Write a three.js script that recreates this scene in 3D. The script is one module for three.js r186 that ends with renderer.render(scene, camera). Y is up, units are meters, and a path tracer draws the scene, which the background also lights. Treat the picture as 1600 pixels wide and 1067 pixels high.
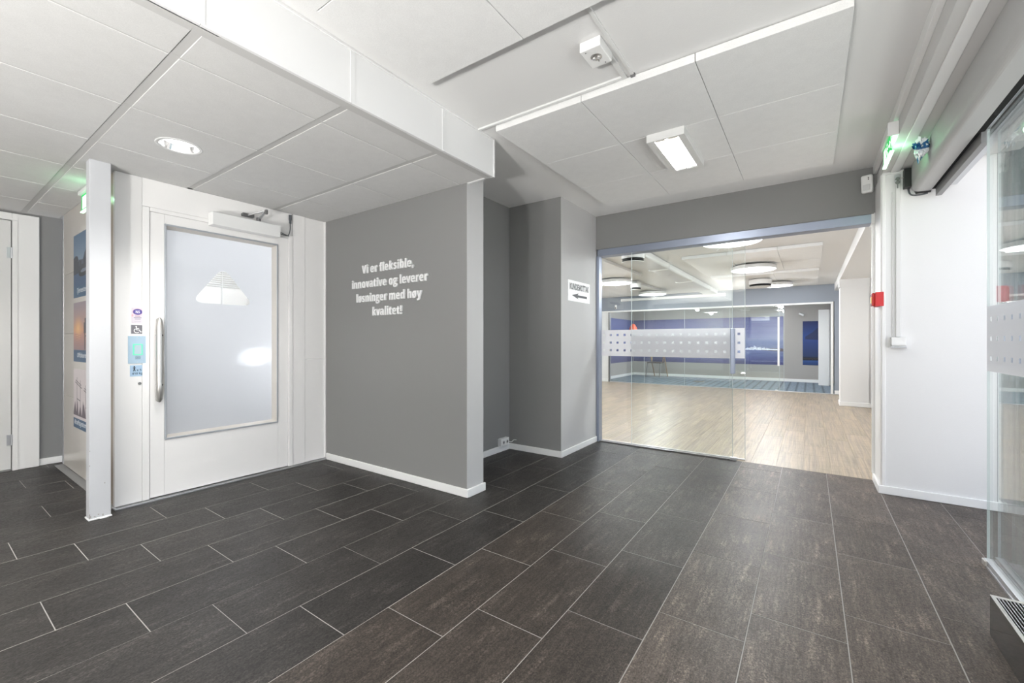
import * as THREE from 'three';
import { RoundedBoxGeometry } from 'three/addons/geometries/RoundedBoxGeometry.js';
import { TextGeometry } from 'three/addons/geometries/TextGeometry.js';
import { FontLoader } from 'three/addons/loaders/FontLoader.js';
import { mergeGeometries } from 'three/addons/utils/BufferGeometryUtils.js';
import { RectAreaLightUniformsLib } from 'three/addons/lights/RectAreaLightUniformsLib.js';

// ------------------------------------------------------------------ camera, surroundings, exposure
RectAreaLightUniformsLib.init();
const scene = new THREE.Scene();
const camera = new THREE.PerspectiveCamera(77.27, 1600 / 1067, 0.05, 60);
camera.position.set(0, 1.085, 0);
camera.rotation.set(0, THREE.MathUtils.degToRad(34.86), 0);
scene.background = new THREE.Color().setRGB(0.95, 1.04, 1.22);   // bright daylight outside the entrance glass
const sun = new THREE.DirectionalLight(new THREE.Color().setRGB(1, 0.97, 0.93), 17);   // falls on the pavement only, past the corner of the house
sun.position.set(3.2, 9.4, 10.0); sun.target.position.set(5.0, 0, 1.0); sun.castShadow = true; sun.shadow.mapSize.set(2048, 2048);
Object.assign(sun.shadow.camera, { left: -10, right: 10, top: 10, bottom: -10, near: 0.5, far: 40 }); scene.add(sun, sun.target);
const renderer = new THREE.WebGLRenderer({ antialias: true });
renderer.toneMapping = THREE.LinearToneMapping;
renderer.toneMappingExposure = 1.43;
renderer.shadowMap.enabled = true;
// intensities of the lamps, seen and added (each lamp's light is made in that lamp's builder)
const POWER = { luminaire: 38, downlight: 5, pendant: 26, glow: 2.0, cabin: 0.6, exit: 0.012, addedUplight: 480 };
const LAMP = new THREE.Color().setRGB(1, 0.985, 0.96), LAMP_COOL = new THREE.Color().setRGB(0.96, 0.98, 1);

// ------------------------------------------------------------------ helpers
let seed = 20240611;
const rnd = () => { seed = (seed * 1664525 + 1013904223) >>> 0; return seed / 4294967296; };
const rr = (a, b) => a + (b - a) * rnd();
const used = {};
function numbered(n) { const k = used[n] = (used[n] ?? -1) + 1; return k ? `${n}_${String(k).padStart(3, '0')}` : n; }
const origin = new Map();
function mesh(name, geo, mat) { const m = new THREE.Mesh(geo, mat); m.name = name; m.castShadow = m.receiveShadow = true; return m; }
function at0(o) { return origin.get(o) ?? new THREE.Vector3(); }
// a part: geometry given in world coordinates, moved into its parent's frame
function part(name, geos, mat, parent) {
  const list = (Array.isArray(geos) ? geos : [geos]);
  const g = list.length > 1 ? merge(list) : list[0];
  const o = at0(parent); g.translate(-o.x, -o.y, -o.z);
  const m = mesh(name, g, mat); parent.add(m); origin.set(m, o); return m;
}
function thing(name, label, category, p = [0, 0, 0], group) {
  const o = new THREE.Group(); o.name = numbered(name); o.position.set(...p); origin.set(o, new THREE.Vector3(...p));
  o.userData = { label, category }; if (group) o.userData.group = group;
  scene.add(o); return o;
}
function struct(name, geos, mat, label) {
  let m;
  if (geos) { const list = Array.isArray(geos) ? geos : [geos]; m = mesh(numbered(name), list.length > 1 ? merge(list) : list[0], mat); }
  else { m = new THREE.Group(); m.name = numbered(name); }
  m.userData.kind = 'structure'; if (label) m.userData.label = label; scene.add(m); return m;
}
function merge(list) {
  return mergeGeometries(list.map(g => { const h = g.index ? g.toNonIndexed() : g; for (const k of Object.keys(h.attributes)) if (!['position', 'normal', 'uv'].includes(k)) h.deleteAttribute(k); return h; }));
}
// uv in metres from the dominant normal axis; horizontal faces: u = x, v = z
function uvm(g, ox = 0, oy = 0) {
  if (g.index) g = g.toNonIndexed();
  const p = g.attributes.position, n = g.attributes.normal, uv = new Float32Array(p.count * 2);
  for (let i = 0; i < p.count; i++) {
    const ax = Math.abs(n.getX(i)), ay = Math.abs(n.getY(i)), az = Math.abs(n.getZ(i));
    let u, v;
    if (ay >= ax && ay >= az) { u = p.getX(i); v = p.getZ(i); } else if (ax >= az) { u = p.getZ(i); v = p.getY(i); } else { u = p.getX(i); v = p.getY(i); }
    uv[2 * i] = u + ox; uv[2 * i + 1] = v + oy;
  }
  g.setAttribute('uv', new THREE.BufferAttribute(uv, 2)); return g;
}
// box from limits; r rounds its edges
function bx(x0, x1, y0, y1, z0, z1, r = 0) {
  const w = x1 - x0, h = y1 - y0, d = z1 - z0;
  r = Math.min(r, w * 0.49, h * 0.49, d * 0.49);
  const g = r > 0 ? new RoundedBoxGeometry(w, h, d, 2, r) : new THREE.BoxGeometry(w, h, d);
  g.translate((x0 + x1) / 2, (y0 + y1) / 2, (z0 + z1) / 2);
  return uvm(g);
}
function cyl(r, len, at, axis = 'y', seg = 24, r2 = r) {
  const g = new THREE.CylinderGeometry(r, r2, len, seg);
  if (axis === 'x') g.rotateZ(Math.PI / 2); if (axis === 'z') g.rotateX(Math.PI / 2);
  g.translate(...at); return g;
}
function tube(pts, r, seg = 40, rad = 8) { return new THREE.TubeGeometry(new THREE.CatmullRomCurve3(pts.map(p => new THREE.Vector3(...p))), seg, r, rad); }
// profile of (x, y) points swept along z
function sweepZ(pts, z0, z1) {
  const s = new THREE.Shape(pts.map(p => new THREE.Vector2(...p)));
  const g = new THREE.ExtrudeGeometry(s, { depth: z1 - z0, bevelEnabled: false }); g.translate(0, 0, z0); return uvm(g);
}
function lathe(pts, at, seg = 48) { const g = new THREE.LatheGeometry(pts.map(p => new THREE.Vector2(...p)), seg); g.translate(...at); return g; }

// ------------------------------------------------------------------ noise and textures
const perm = new Uint32Array(4096); for (let i = 0; i < 4096; i++) perm[i] = Math.floor(rnd() * 65536);
const h2 = (x, y) => (perm[(perm[x & 4095] + y) & 4095] & 65535) / 65535;
function vnoise(x, y, px, py) {   // value noise that repeats every px, py cells
  const xi = Math.floor(x), yi = Math.floor(y), fx = x - xi, fy = y - yi, sx = fx * fx * (3 - 2 * fx), sy = fy * fy * (3 - 2 * fy);
  const X0 = ((xi % px) + px) % px, X1 = (X0 + 1) % px, Y0 = ((yi % py) + py) % py, Y1 = (Y0 + 1) % py;
  const a = h2(X0, Y0), b = h2(X1, Y0), c = h2(X0, Y1), d = h2(X1, Y1);
  return a + (b - a) * sx + (c - a) * sy + (a - b - c + d) * sx * sy;
}
function dataTex(w, h, f, srgb) {
  const d = new Uint8Array(w * h * 4);
  for (let y = 0; y < h; y++) for (let x = 0; x < w; x++) { const c = f(x / w, y / h), i = 4 * (y * w + x); for (let k = 0; k < 3; k++) d[i + k] = Math.max(0, Math.min(255, Math.round(255 * c[k]))); d[i + 3] = 255; }
  const t = new THREE.DataTexture(d, w, h); t.wrapS = t.wrapT = THREE.RepeatWrapping; t.magFilter = THREE.LinearFilter; t.minFilter = THREE.LinearMipmapLinearFilter; t.generateMipmaps = true;
  if (srgb) t.colorSpace = THREE.SRGBColorSpace; t.needsUpdate = true; return t;
}
function rep(t, sx, sy) { const c = t.clone(); c.repeat.set(1 / sx, 1 / sy); c.needsUpdate = true; return c; }
const grey = v => [v, v, v];
function canvasTex(w, h, draw) {
  const c = document.createElement('canvas'); c.width = w; c.height = h; const k = c.getContext('2d'); draw(k, w, h);
  const t = new THREE.CanvasTexture(c); t.colorSpace = THREE.SRGBColorSpace; t.anisotropy = 4; return t;
}
// woven glass-fibre wall covering
const weave = dataTex(256, 256, (u, v) => { const a = Math.sin(u * Math.PI * 2 * 32), b = Math.sin(v * Math.PI * 2 * 32); return grey(0.5 + 0.16 * a * b + 0.22 * (vnoise(u * 64, v * 64, 64, 64) - 0.5) + 0.2 * (vnoise(u * 128, v * 24, 128, 24) - 0.5)); });
const roller = dataTex(256, 256, (u, v) => grey(0.4 * vnoise(u * 64, v * 64, 64, 64) + 0.4 * vnoise(u * 32, v * 32, 32, 32) + 0.2 * vnoise(u * 128, v * 128, 128, 128)));
const fleck = dataTex(512, 512, (u, v) => { const n = vnoise(u * 256, v * 256, 256, 256), m = vnoise(u * 12, v * 12, 12, 12); return grey(0.955 + 0.05 * (n - 0.5) + 0.015 * (m - 0.5)); }, true);
const stone = dataTex(1024, 1024, (u, v) => {   // u across a tile, v along it: fine grain, faint streaks along v
  const s1 = vnoise(u * 150, v * 12, 150, 12), s2 = vnoise(u * 60, v * 9, 60, 9), s3 = vnoise(u * 330, v * 60, 330, 60), sp = vnoise(u * 500, v * 500, 500, 500), sq = vnoise(u * 250 + 7, v * 300, 250, 300), bl = vnoise(u * 9, v * 6, 9, 6), bl2 = vnoise(u * 22 + 3, v * 14, 22, 14);
  let k = 0.178 + 0.022 * (s1 - 0.5) + 0.016 * (s2 - 0.5) + 0.045 * (s3 - 0.5) + 0.085 * (sp - 0.5) + 0.06 * (sq - 0.5) + 0.022 * (bl - 0.5) + 0.02 * (bl2 - 0.5);
  const worn = Math.max(0, s1 * 0.35 + bl2 * 0.55 + sq * 0.3 - 0.72) * (0.2 + sp); k += worn * 0.28;
  return [k * 1.05, k * 0.995, k * 0.95];
}, true);
const stoneBump = dataTex(512, 512, (u, v) => grey(0.5 * vnoise(u * 250, v * 250, 250, 250) + 0.3 * vnoise(u * 100, v * 60, 100, 60) + 0.2 * vnoise(u * 60, v * 10, 60, 10)));
const stoneRough = dataTex(512, 512, (u, v) => grey(0.44 + 0.05 * (vnoise(u * 14, v * 10, 14, 10) - 0.5) + 0.16 * (vnoise(u * 180, v * 120, 180, 120) - 0.5)));
const wood = dataTex(1024, 1024, (u, v) => {    // u across the plank, v along it
  const g1 = vnoise(u * 170 + 4 * vnoise(u * 6, v * 5, 6, 5), v * 9, 174, 9), g2 = vnoise(u * 60, v * 5, 60, 5), g3 = vnoise(u * 400, v * 40, 400, 40), b = vnoise(u * 8, v * 6, 8, 6);
  const saw = Math.pow(vnoise(u * 9, v * 120, 9, 120), 3) * 0.05;
  const k = 0.62 + 0.10 * (g1 - 0.5) + 0.09 * (g2 - 0.5) + 0.05 * (g3 - 0.5) + 0.06 * (b - 0.5) - saw;
  return [k, k * 0.915 - 0.008 * (b - 0.5), k * 0.80 - 0.03 * (g2 - 0.5)];
}, true);
const carpetTex = dataTex(512, 512, (u, v) => {
  const f = vnoise(u * 256, v * 256, 256, 256), l = Math.pow(Math.abs(Math.sin(u * Math.PI * 6)), 14), m = vnoise(u * 50, v * 6, 50, 6);
  const k = 0.92 + 0.16 * (f - 0.5) + 0.1 * (m - 0.5) - 0.28 * l; return [0.485 * k, 0.54 * k, 0.585 * k];
}, true);
const brushed = dataTex(256, 256, (u, v) => grey(0.3 + 0.12 * vnoise(u * 4, v * 200, 4, 200)));

// ------------------------------------------------------------------ materials
const std = (rgb, rough, o = {}) => new THREE.MeshStandardMaterial({ color: new THREE.Color().setRGB(...rgb), roughness: rough, ...o });
const phys = (rgb, rough, o = {}) => new THREE.MeshPhysicalMaterial({ color: new THREE.Color().setRGB(...rgb), roughness: rough, ...o });
const M = {
  litGreyWall: std([0.52, 0.518, 0.515], 0.75, { bumpMap: rep(weave, 0.1, 0.1), bumpScale: 0.0006 }),  // grey wall colour raised for east-facing ends, standing in for light on them
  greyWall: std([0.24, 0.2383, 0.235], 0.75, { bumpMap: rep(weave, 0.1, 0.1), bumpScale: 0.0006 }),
  blueGreyWall: std([0.27, 0.30, 0.345], 0.75, { bumpMap: rep(weave, 0.1, 0.1), bumpScale: 0.0005 }),
  taupeWall: std([0.36, 0.345, 0.325], 0.75),
  whiteWall: std([0.76, 0.76, 0.755], 0.7, { bumpMap: rep(roller, 0.08, 0.08), bumpScale: 0.0004 }),
  ceiling: std([0.74, 0.737, 0.73], 0.85, { bumpMap: rep(roller, 0.1, 0.1), bumpScale: 0.0004 }),
  ceilTile: std([0.70, 0.697, 0.685], 0.92, { map: rep(fleck, 0.4, 0.4) }),
  runner: std([0.52, 0.516, 0.505], 0.95),
  panel: std([0.82, 0.82, 0.812], 0.92, { map: rep(fleck, 0.4, 0.4) }),
  fascia: std([0.76, 0.76, 0.76], 0.6),
  whitePaint: std([0.71, 0.71, 0.70], 0.4),
  whiteTrim: std([0.84, 0.84, 0.83], 0.35),
  liftWhite: phys([0.87, 0.858, 0.845], 0.32, { clearcoat: 0.25, clearcoatRoughness: 0.2 }),
  liftFrame: std([0.58, 0.55, 0.51], 0.35),
  plastic: std([0.82, 0.82, 0.81], 0.35),
  alu: std([0.62, 0.63, 0.65], 0.32, { metalness: 0.9 }),
  aluBlue: std([0.34, 0.38, 0.47], 0.38, { metalness: 0.75 }),
  satin: std([0.60, 0.585, 0.56], 0.34, { metalness: 0.85 }),
  bronze: std([0.40, 0.34, 0.26], 0.35, { metalness: 0.5 }),
  bead: std([0.46, 0.48, 0.51], 0.4, { metalness: 0.4 }),
  coverGrey: std([0.50, 0.50, 0.495], 0.5),
  beamPaint: std([0.62, 0.615, 0.605], 0.75),
  slotBlack: std([0.006, 0.006, 0.006], 0.97),
  steelDark: std([0.22, 0.22, 0.22], 0.4, { metalness: 0.8 }),
  railGrey: std([0.30, 0.30, 0.30], 0.45, { metalness: 0.5 }),
  black: std([0.012, 0.012, 0.013], 0.5),
  darkPlastic: std([0.02, 0.02, 0.021], 0.4),
  cable: std([0.09, 0.10, 0.11], 0.5),
  mirrorSteel: phys([0.03, 0.024, 0.016], 0.1, { specularIntensity: 0.35 }),
  grout: std([0.34, 0.325, 0.305], 0.9),
  glass: phys([0.975, 0.99, 0.985], 0.0, { transmission: 1, thickness: 0, ior: 1.5 }),
  glassDim: phys([0.93, 0.95, 0.95], 0.0, { transmission: 1, thickness: 0, ior: 1.5 }),
  glassEdge: phys([0.80, 0.86, 0.86], 0.25, { transmission: 0.35, thickness: 0 }),
  film: phys([0.70, 0.70, 0.73], 0.95, { transmission: 0.42, thickness: 0, side: THREE.DoubleSide }),
  frost: phys([0.57, 0.592, 0.625], 0.88, { transmission: 0.62, thickness: 0, ior: 1.5 }),
  lamp: std([1, 1, 1], 0.4, { emissive: LAMP, emissiveIntensity: 1.6 }),
  lampCool: std([1, 1, 1], 0.4, { emissive: LAMP_COOL, emissiveIntensity: 1.6 }),
  red: std([0.62, 0.025, 0.03], 0.4),
  redLens: phys([0.75, 0.05, 0.04], 0.2, { transmission: 0.3, thickness: 0 }),
  woodLeg: std([0.30, 0.19, 0.11], 0.5),
  darkSeat: std([0.07, 0.05, 0.045], 0.6),
  brass: std([0.35, 0.30, 0.20], 0.4, { metalness: 0.8 }),
  letter: std([0.82, 0.82, 0.82], 0.5),
  carpet: std([1, 1, 1], 0.95, { map: rep(carpetTex, 1, 1) }),
  outside: std([0.16, 0.155, 0.15], 0.8),
  pavement: std([0.42, 0.41, 0.40], 0.85),
  outsideTeal: std([0.03, 0.055, 0.065], 0.7),
  reflector: std([0.95, 0.95, 0.95], 0.15, { metalness: 0.9 }),
};
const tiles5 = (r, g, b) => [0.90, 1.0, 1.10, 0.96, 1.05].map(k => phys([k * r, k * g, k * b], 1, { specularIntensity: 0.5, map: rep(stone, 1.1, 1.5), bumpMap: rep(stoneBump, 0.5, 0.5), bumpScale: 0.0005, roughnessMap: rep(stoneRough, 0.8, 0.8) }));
const tileMat = tiles5(1, 1, 1), halfLitTileMat = tiles5(1.6, 1.46, 1.34), litTileMat = tiles5(2.9, 2.58, 2.34);   // tiles lighter and browner towards the entrance: light there put into the colour
const woodMat = [[1, 1, 1], [0.95, 0.95, 0.96], [1.03, 1.02, 1.0], [0.98, 0.96, 0.94], [0.93, 0.92, 0.91]].map(c => std(c, 0.38, { map: rep(wood, 0.8, 2.4) }));

// ------------------------------------------------------------------ the plan (metres; north is -z)
const CEIL = 2.44, DROP = 2.19, FAR = 2.27, SOUTH = 4.2;
const XW = -5.53, XLIFT = -3.685, XEND = -1.955, ZTEXT = -2.262, ZGLASS = -4.36, XPIL = 0.43, ZPIL = -4.02, XDOOR = 0.712;

// ------------------------------------------------------------------ floor of the hall: every tile a piece
{
  const floor = struct('floor', [bx(-5.7, 1.9, -0.12, -0.0009, ZGLASS, SOUTH)], M.grout);
  const rects = [[XW, XLIFT - 0.06, -0.84, SOUTH], [XLIFT - 0.06, XLIFT + 0.045, -0.79, SOUTH], [XLIFT + 0.045, XEND - 0.025, -2.25, SOUTH], [XEND - 0.025, 0.42, ZGLASS, SOUTH], [-2.5, XEND - 0.025, -3.54, -2.44], [0.42, 1.6, ZPIL, SOUTH]];
  const W = 0.305, L = 0.6045, gap = 0.0016;
  const variants = []; for (let i = 0; i < 6; i++) variants.push([rr(0, 1), rr(0, 1.5)]);
  const whole = variants.map(([ox, oy]) => uvm(new RoundedBoxGeometry(W - 2 * gap, 0.012, L - 2 * gap, 1, 0.0011), ox, oy));
  const rest = [];
  for (let c = -19; c <= 4; c++) for (let k = -6; k <= 11; k++) {
    const x0 = 0.1128 - W + W * c, x1 = x0 + W, z0 = -1.949 - 0.2015 * c + L * k + L * Math.floor((0.2015 * c) / L), z1 = z0 + L;
    if (z1 < ZGLASS - 0.01 || z0 > SOUTH) continue;
    const ps = [];
    for (const [a, b, e, f] of rects) {
      const X0 = Math.max(x0 + gap, a), X1 = Math.min(x1 - gap, b), Z0 = Math.max(z0 + gap, e), Z1 = Math.min(z1 - gap, f);
      if (X1 - X0 > 0.004 && Z1 - Z0 > 0.004) ps.push([X0, X1, Z0, Z1]);
    }
    if (!ps.length) continue;
    const v = Math.floor(rnd() * 6), m = (c >= -1 ? litTileMat : c >= -4 ? halfLitTileMat : tileMat)[Math.floor(rnd() * tileMat.length)], dy = rr(-0.0004, 0.0003);
    const full = ps.length === 1 && ps[0][1] - ps[0][0] > W - 2 * gap - 1e-4 && ps[0][3] - ps[0][2] > L - 2 * gap - 1e-4;
    const seen = (z0 + z1) / 2 < 0.7;
    if (!seen) { for (const p of ps) { const g = bx(p[0], p[1], -0.012, dy, p[2], p[3]); rest.push(g); } continue; }
    if (full) { const t = mesh('tile', whole[v], m); t.position.set((x0 + x1) / 2, -0.006 + dy, (z0 + z1) / 2); floor.add(t); }
    else {
      const g = merge(ps.map(p => { const q = new THREE.BoxGeometry(p[1] - p[0], 0.012, p[3] - p[2]); q.translate((p[0] + p[1]) / 2 - (x0 + x1) / 2, 0, (p[2] + p[3]) / 2 - (z0 + z1) / 2); return uvm(q, ...variants[v]); }));
      const t = mesh('tile', g, m); t.position.set((x0 + x1) / 2, -0.006 + dy, (z0 + z1) / 2); floor.add(t);
    }
  }
  const s = mesh('tile_field', merge(rest), tileMat[1]); s.userData.kind = 'stuff'; floor.add(s);
}
// wooden floor of the bright room: planks run north-south
{
  const base = struct('floor', [bx(-4.75, 1.0, -0.12, -0.010, -10.98, ZGLASS - 0.002)], M.grout);
  const PW = 0.196, PL = 1.22, plankGeo = [];
  for (let i = 0; i < 5; i++) plankGeo.push(uvm(new RoundedBoxGeometry(PW - 0.0012, 0.012, PL - 0.0012, 1, 0.0008), rr(0, 0.8), rr(0, 2.4)));
  for (let c = 0; c < 30; c++) {
    const x0 = -4.75 + PW * c, x1 = Math.min(x0 + PW, 1.0), off = ((c * 0.37) % 1) * PL;
    if (x1 - x0 < 0.01) continue;
    for (let z = ZGLASS - off; z > -10.97; z -= PL) {
      const zb = Math.min(z + (z === ZGLASS - off ? off : 0), ZGLASS - 0.003), za = Math.max(z - PL, -10.975);
      const i = Math.floor(rnd() * 5), m = woodMat[Math.floor(rnd() * 5)];
      for (const [A, B, skip] of [[za, Math.min(z, ZGLASS - 0.003), 0], [z, zb, off < 0.01 || z !== ZGLASS - off]]) {
        if (skip || B - A < 0.02) continue;
        const isFull = B - A > PL - 0.005 && x1 - x0 > PW - 0.005;
        const g = isFull ? plankGeo[i] : uvm(new THREE.BoxGeometry(x1 - x0 - 0.0012, 0.012, B - A - 0.0012), rnd(), rnd() * 2);
        const t = mesh('plank', g, m); t.position.set((x0 + x1) / 2, -0.006, (A + B) / 2); base.add(t);
      }
    }
  }
  struct('floor', [bx(-4.75, 1.0, -0.12, 0.002, -13.75, -10.985)], M.carpet);
  struct('trim', [bx(-4.42, 0.49, 0, 0.012, -11.0, -10.955, 0.003)], M.alu);
  // pavement in front of the entrance
  struct('floor', [bx(1.9, 14, -0.12, -0.004, -8, 8)], M.pavement);
  struct('wall_outside', [bx(0.985, 3.4, -0.1, 3.2, -4.42, -4.2)], M.outsideTeal);
  struct('wall_outside', [bx(0.8, 1.0, 2.3, 3.2, -4.0, 6)], M.outside);
}

// ------------------------------------------------------------------ ceilings
struct('ceiling', [bx(-5.7, 1.1, CEIL, CEIL + 0.15, ZGLASS - 0.1, SOUTH + 0.1)], M.ceiling);
struct('ceiling', [bx(-4.85, 1.15, FAR, FAR + 0.15, -13.9, ZGLASS - 0.1)], M.ceiling);
// dropped tile ceiling over the lift side
{
  const xs = [-1.752, -2.02, -2.625, -3.23, -3.83, -4.43, -5.03, XW], zs = [ZTEXT, -1.80, -1.205, -0.61, -0.01, 0.59, 1.19, 1.79, 2.39, 2.99, 3.59, SOUTH];
  const tiles = struct('ceiling');
  const grid = [];
  for (const z of zs.slice(1, -1)) grid.push(bx(XW, -1.75, DROP + 0.003, DROP + 0.03, z - 0.025, z + 0.025));
  for (const x of xs.slice(1, -1)) grid.push(bx(x - 0.012, x + 0.012, DROP + 0.0025, DROP + 0.03, -0.8, SOUTH), bx(Math.max(x, XLIFT) - 0.012, Math.max(x, XLIFT) + 0.012, DROP + 0.0025, DROP + 0.03, ZTEXT, -0.8));
  const runners = grid.map(g => g);
  for (const g of runners) { const m = mesh('runner', g, M.runner); tiles.add(m); }
  for (let i = 0; i < xs.length - 1; i++) for (let j = 0; j < zs.length - 1; j++) {
    let x1 = xs[i] - (i ? 0.005 : 0.004), x0 = xs[i + 1] + (i < 6 ? 0.005 : 0), z0 = zs[j] + (j ? 0.017 : 0), z1 = zs[j + 1] - (j < 10 ? 0.017 : 0);
    if (x1 < XLIFT && z1 < -0.83) continue;
    if (z1 < -0.83) x0 = Math.max(x0, XLIFT);
    else if (x1 < XLIFT + 0.2 && z0 < -0.84) z0 = -0.84;
    if (i === 2 && [2, 4, 6].includes(j) || (i === 5 && j === 4)) {
      const s = new THREE.Shape([[x0, -z1], [x1, -z1], [x1, -z0], [x0, -z0]].map(p => new THREE.Vector2(...p)));
      const h = new THREE.Path(); h.absarc((x0 + x1) / 2, -(z0 + z1) / 2, 0.094, 0, Math.PI * 2); s.holes.push(h);
      const g = new THREE.ExtrudeGeometry(s, { depth: 0.016, bevelEnabled: false, curveSegments: 32 }); g.rotateX(-Math.PI / 2); g.translate(0, DROP, 0);
      tiles.add(mesh('ceiling_tile', uvm(g), M.ceilTile));
    } else tiles.add(mesh('ceiling_tile', bx(x0, x1, DROP, DROP + 0.016, z0, z1, 0.002), M.ceilTile));
  }
  tiles.add(mesh('edge_trim', bx(-1.80, -1.748, DROP - 0.004, DROP + 0.012, ZTEXT - 0.02, SOUTH, 0.001), M.runner));
  tiles.add(mesh('edge_trim', bx(XW, XW + 0.02, DROP - 0.003, DROP + 0.01, -0.84, SOUTH), M.runner));
  tiles.add(mesh('edge_trim', bx(XW, XLIFT - 0.05, DROP - 0.003, DROP + 0.01, -0.84, -0.822), M.runner));
  // bulkhead face of the drop: boards with cover strips
  const f = struct('trim');
  const zz = [-2.282, -1.80, -1.20, -0.60, 0.0, 0.6, 1.2, 1.8, 2.4, 3.0, 3.6, SOUTH];
  for (let k = 0; k < zz.length - 1; k++) f.add(mesh('board', bx(-1.755, -1.735, DROP - 0.004, CEIL - 0.012, zz[k] + 0.001, zz[k + 1] - 0.001, 0.001), M.fascia));
  for (const z of zz.slice(1, -1)) f.add(mesh('cover_strip', bx(-1.7355, -1.733, DROP, CEIL - 0.012, z - 0.012, z + 0.012), M.fascia));
  f.add(mesh('corner_strip', bx(-1.757, -1.731, DROP - 0.006, CEIL, -2.285, -2.272, 0.001), M.fascia));
  f.add(mesh('top_strip', bx(-1.755, -1.728, CEIL - 0.012, CEIL, -2.282, SOUTH, 0.002), M.fascia));
  f.add(mesh('end_board', bx(-1.955, -1.755, DROP - 0.004, CEIL, -2.282, -2.262), M.fascia));
}
// acoustic panels glued to the ceiling
function panelField(xs, zs, y0, y1, hole) {
  const g = struct('ceiling');
  for (let i = 0; i < xs.length - 1; i++) for (let j = 0; j < zs.length - 1; j++) {
    if (hole && hole(i, j)) continue;
    g.add(mesh('acoustic_panel', bx(xs[i] + 0.0012, xs[i + 1] - 0.0012, y0, y1, zs[j] + 0.0012, zs[j + 1] - 0.0012, 0.003), M.panel));
  }
}
panelField([-1.61, -1.025, -0.44, 0.145], [-3.94, -3.337, -2.735, -2.13], 2.395, CEIL - 0.004);
panelField([-1.61, -1.018, -0.425, 0.168], [-1.55, -0.95, -0.35, 0.25, 0.85, 1.45], 2.395, CEIL - 0.004);
panelField([-1.47, -0.9, -0.33, 0.13], [-8.1, -7.2, -6.25], 2.225, FAR - 0.003);
panelField([-1.47, -0.5, 0.125], [-10.3, -8.4], 2.225, FAR - 0.003);
panelField([-4.4, -3.4, -2.4], [-7.4, -6.4, -5.6], 2.225, FAR - 0.003);
panelField([-4.4, -3.4, -2.75], [-10.2, -9.2, -8.2], 2.225, FAR - 0.003);

// ------------------------------------------------------------------ walls
const SK = 0.058, ST = 0.014;   // skirting height, thickness
struct('wall_west', [bx(XW - 0.15, XW, 0, CEIL, -0.98, SOUTH + 0.1)], M.greyWall);
struct('wall_south', [bx(XW - 0.15, 1.1, 0, CEIL, SOUTH, SOUTH + 0.15)], M.greyWall);
struct('wall_partition', [bx(-3.72, XEND - 0.004, 0, CEIL, -2.44, ZTEXT)], M.greyWall).add(mesh('lit_end_face', bx(XEND - 0.004, XEND, 0, CEIL, -2.44, ZTEXT - 0.0005), M.litGreyWall));  // end face coloured lighter to imitate the light falling on it
struct('wall_alcove', [bx(-2.65, -2.5, 0, CEIL, -3.6, -2.44)], M.greyWall);
struct('wall_pillar', [bx(-2.65, -1.909, 0, CEIL, ZGLASS - 0.1, -3.54)], M.greyWall).add(mesh('lit_side_face', bx(-1.909, -1.905, 0, CEIL, ZGLASS - 0.1, -3.5405), M.litGreyWall));  // brightness of this east side is put into its colour
struct('wall_north', [bx(-1.905, 0.44, 2.085, CEIL, ZGLASS - 0.1, ZGLASS + 0.03)], M.greyWall);
struct('wall_east', [bx(XPIL, 0.985, 0, CEIL, -4.42, ZPIL)], M.whiteWall);
struct('wall_shaft', [bx(-5.36, XLIFT - 0.12, 0, CEIL, -0.98, -0.842)], M.taupeWall);
{
  // white trim on the pillar's opening side, and corner beads
  const t = struct('trim');
  t.add(mesh('jamb_board', bx(0.418, 0.431, 0.055, 2.28, -4.36, -4.03, 0.002), M.whiteTrim));
  t.add(mesh('cover_strip', bx(0.400, 0.420, 0.055, 2.10, -4.375, -4.345, 0.002), M.whiteTrim));
  t.add(mesh('corner_strip', bx(0.424, 0.445, 0.055, 2.285, -4.03, -4.014, 0.003), M.whiteTrim));
  t.add(mesh('corner_strip', bx(0.424, 0.56, 2.27, 2.285, -4.03, -4.012, 0.002), M.whiteTrim));
}
function skirting(name, list) { const s = struct(name); for (const b of list) s.add(mesh('board', bx(b[0], b[1], 0.0005, b[4] ?? SK, b[2], b[3], 0.004), M.whiteTrim)); }
skirting('baseboard_partition', [[XLIFT + 0.03, XEND + ST, ZTEXT, ZTEXT + ST], [XEND, XEND + ST + 0.002, -2.45, ZTEXT - 0.0005]]);
skirting('baseboard_alcove', [[-2.5, -2.5 + ST, -3.525, -2.44], [-2.5, -1.905 + ST, -3.54, -3.54 + ST], [-1.905, -1.905 + ST, ZGLASS + 0.03, -3.5405]]);
skirting('baseboard_east', [[XPIL - ST - 0.012, 0.995, ZPIL, ZPIL + ST], [XPIL - 0.028, XPIL - 0.012, -4.35, ZPIL - 0.0005]]);
skirting('baseboard_west', [[XW, XW + ST, -0.842, -0.70]]);
skirting('baseboard_west', [[XW, XW + ST, 0.55, SOUTH]]);
skirting('baseboard_south', [[XW, 0.7, SOUTH - ST, SOUTH]]);

// east side south of the pillar: dropped beam over the entrance, closed wall further back
struct('beam', [bx(0.425, 1.08, 2.285, CEIL, -4.00, SOUTH)], M.beamPaint);
struct('trim', [bx(0.402, 0.425, 2.375, CEIL, -4.30, SOUTH, 0.002)], M.whiteTrim);
struct('trim', [bx(0.47, 0.52, 2.277, 2.287, -4.018, SOUTH, 0.003)], M.whiteTrim);
struct('wall_entrance', [bx(0.69, 0.80, 0, CEIL, 1.2, SOUTH)], M.whiteWall);

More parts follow.
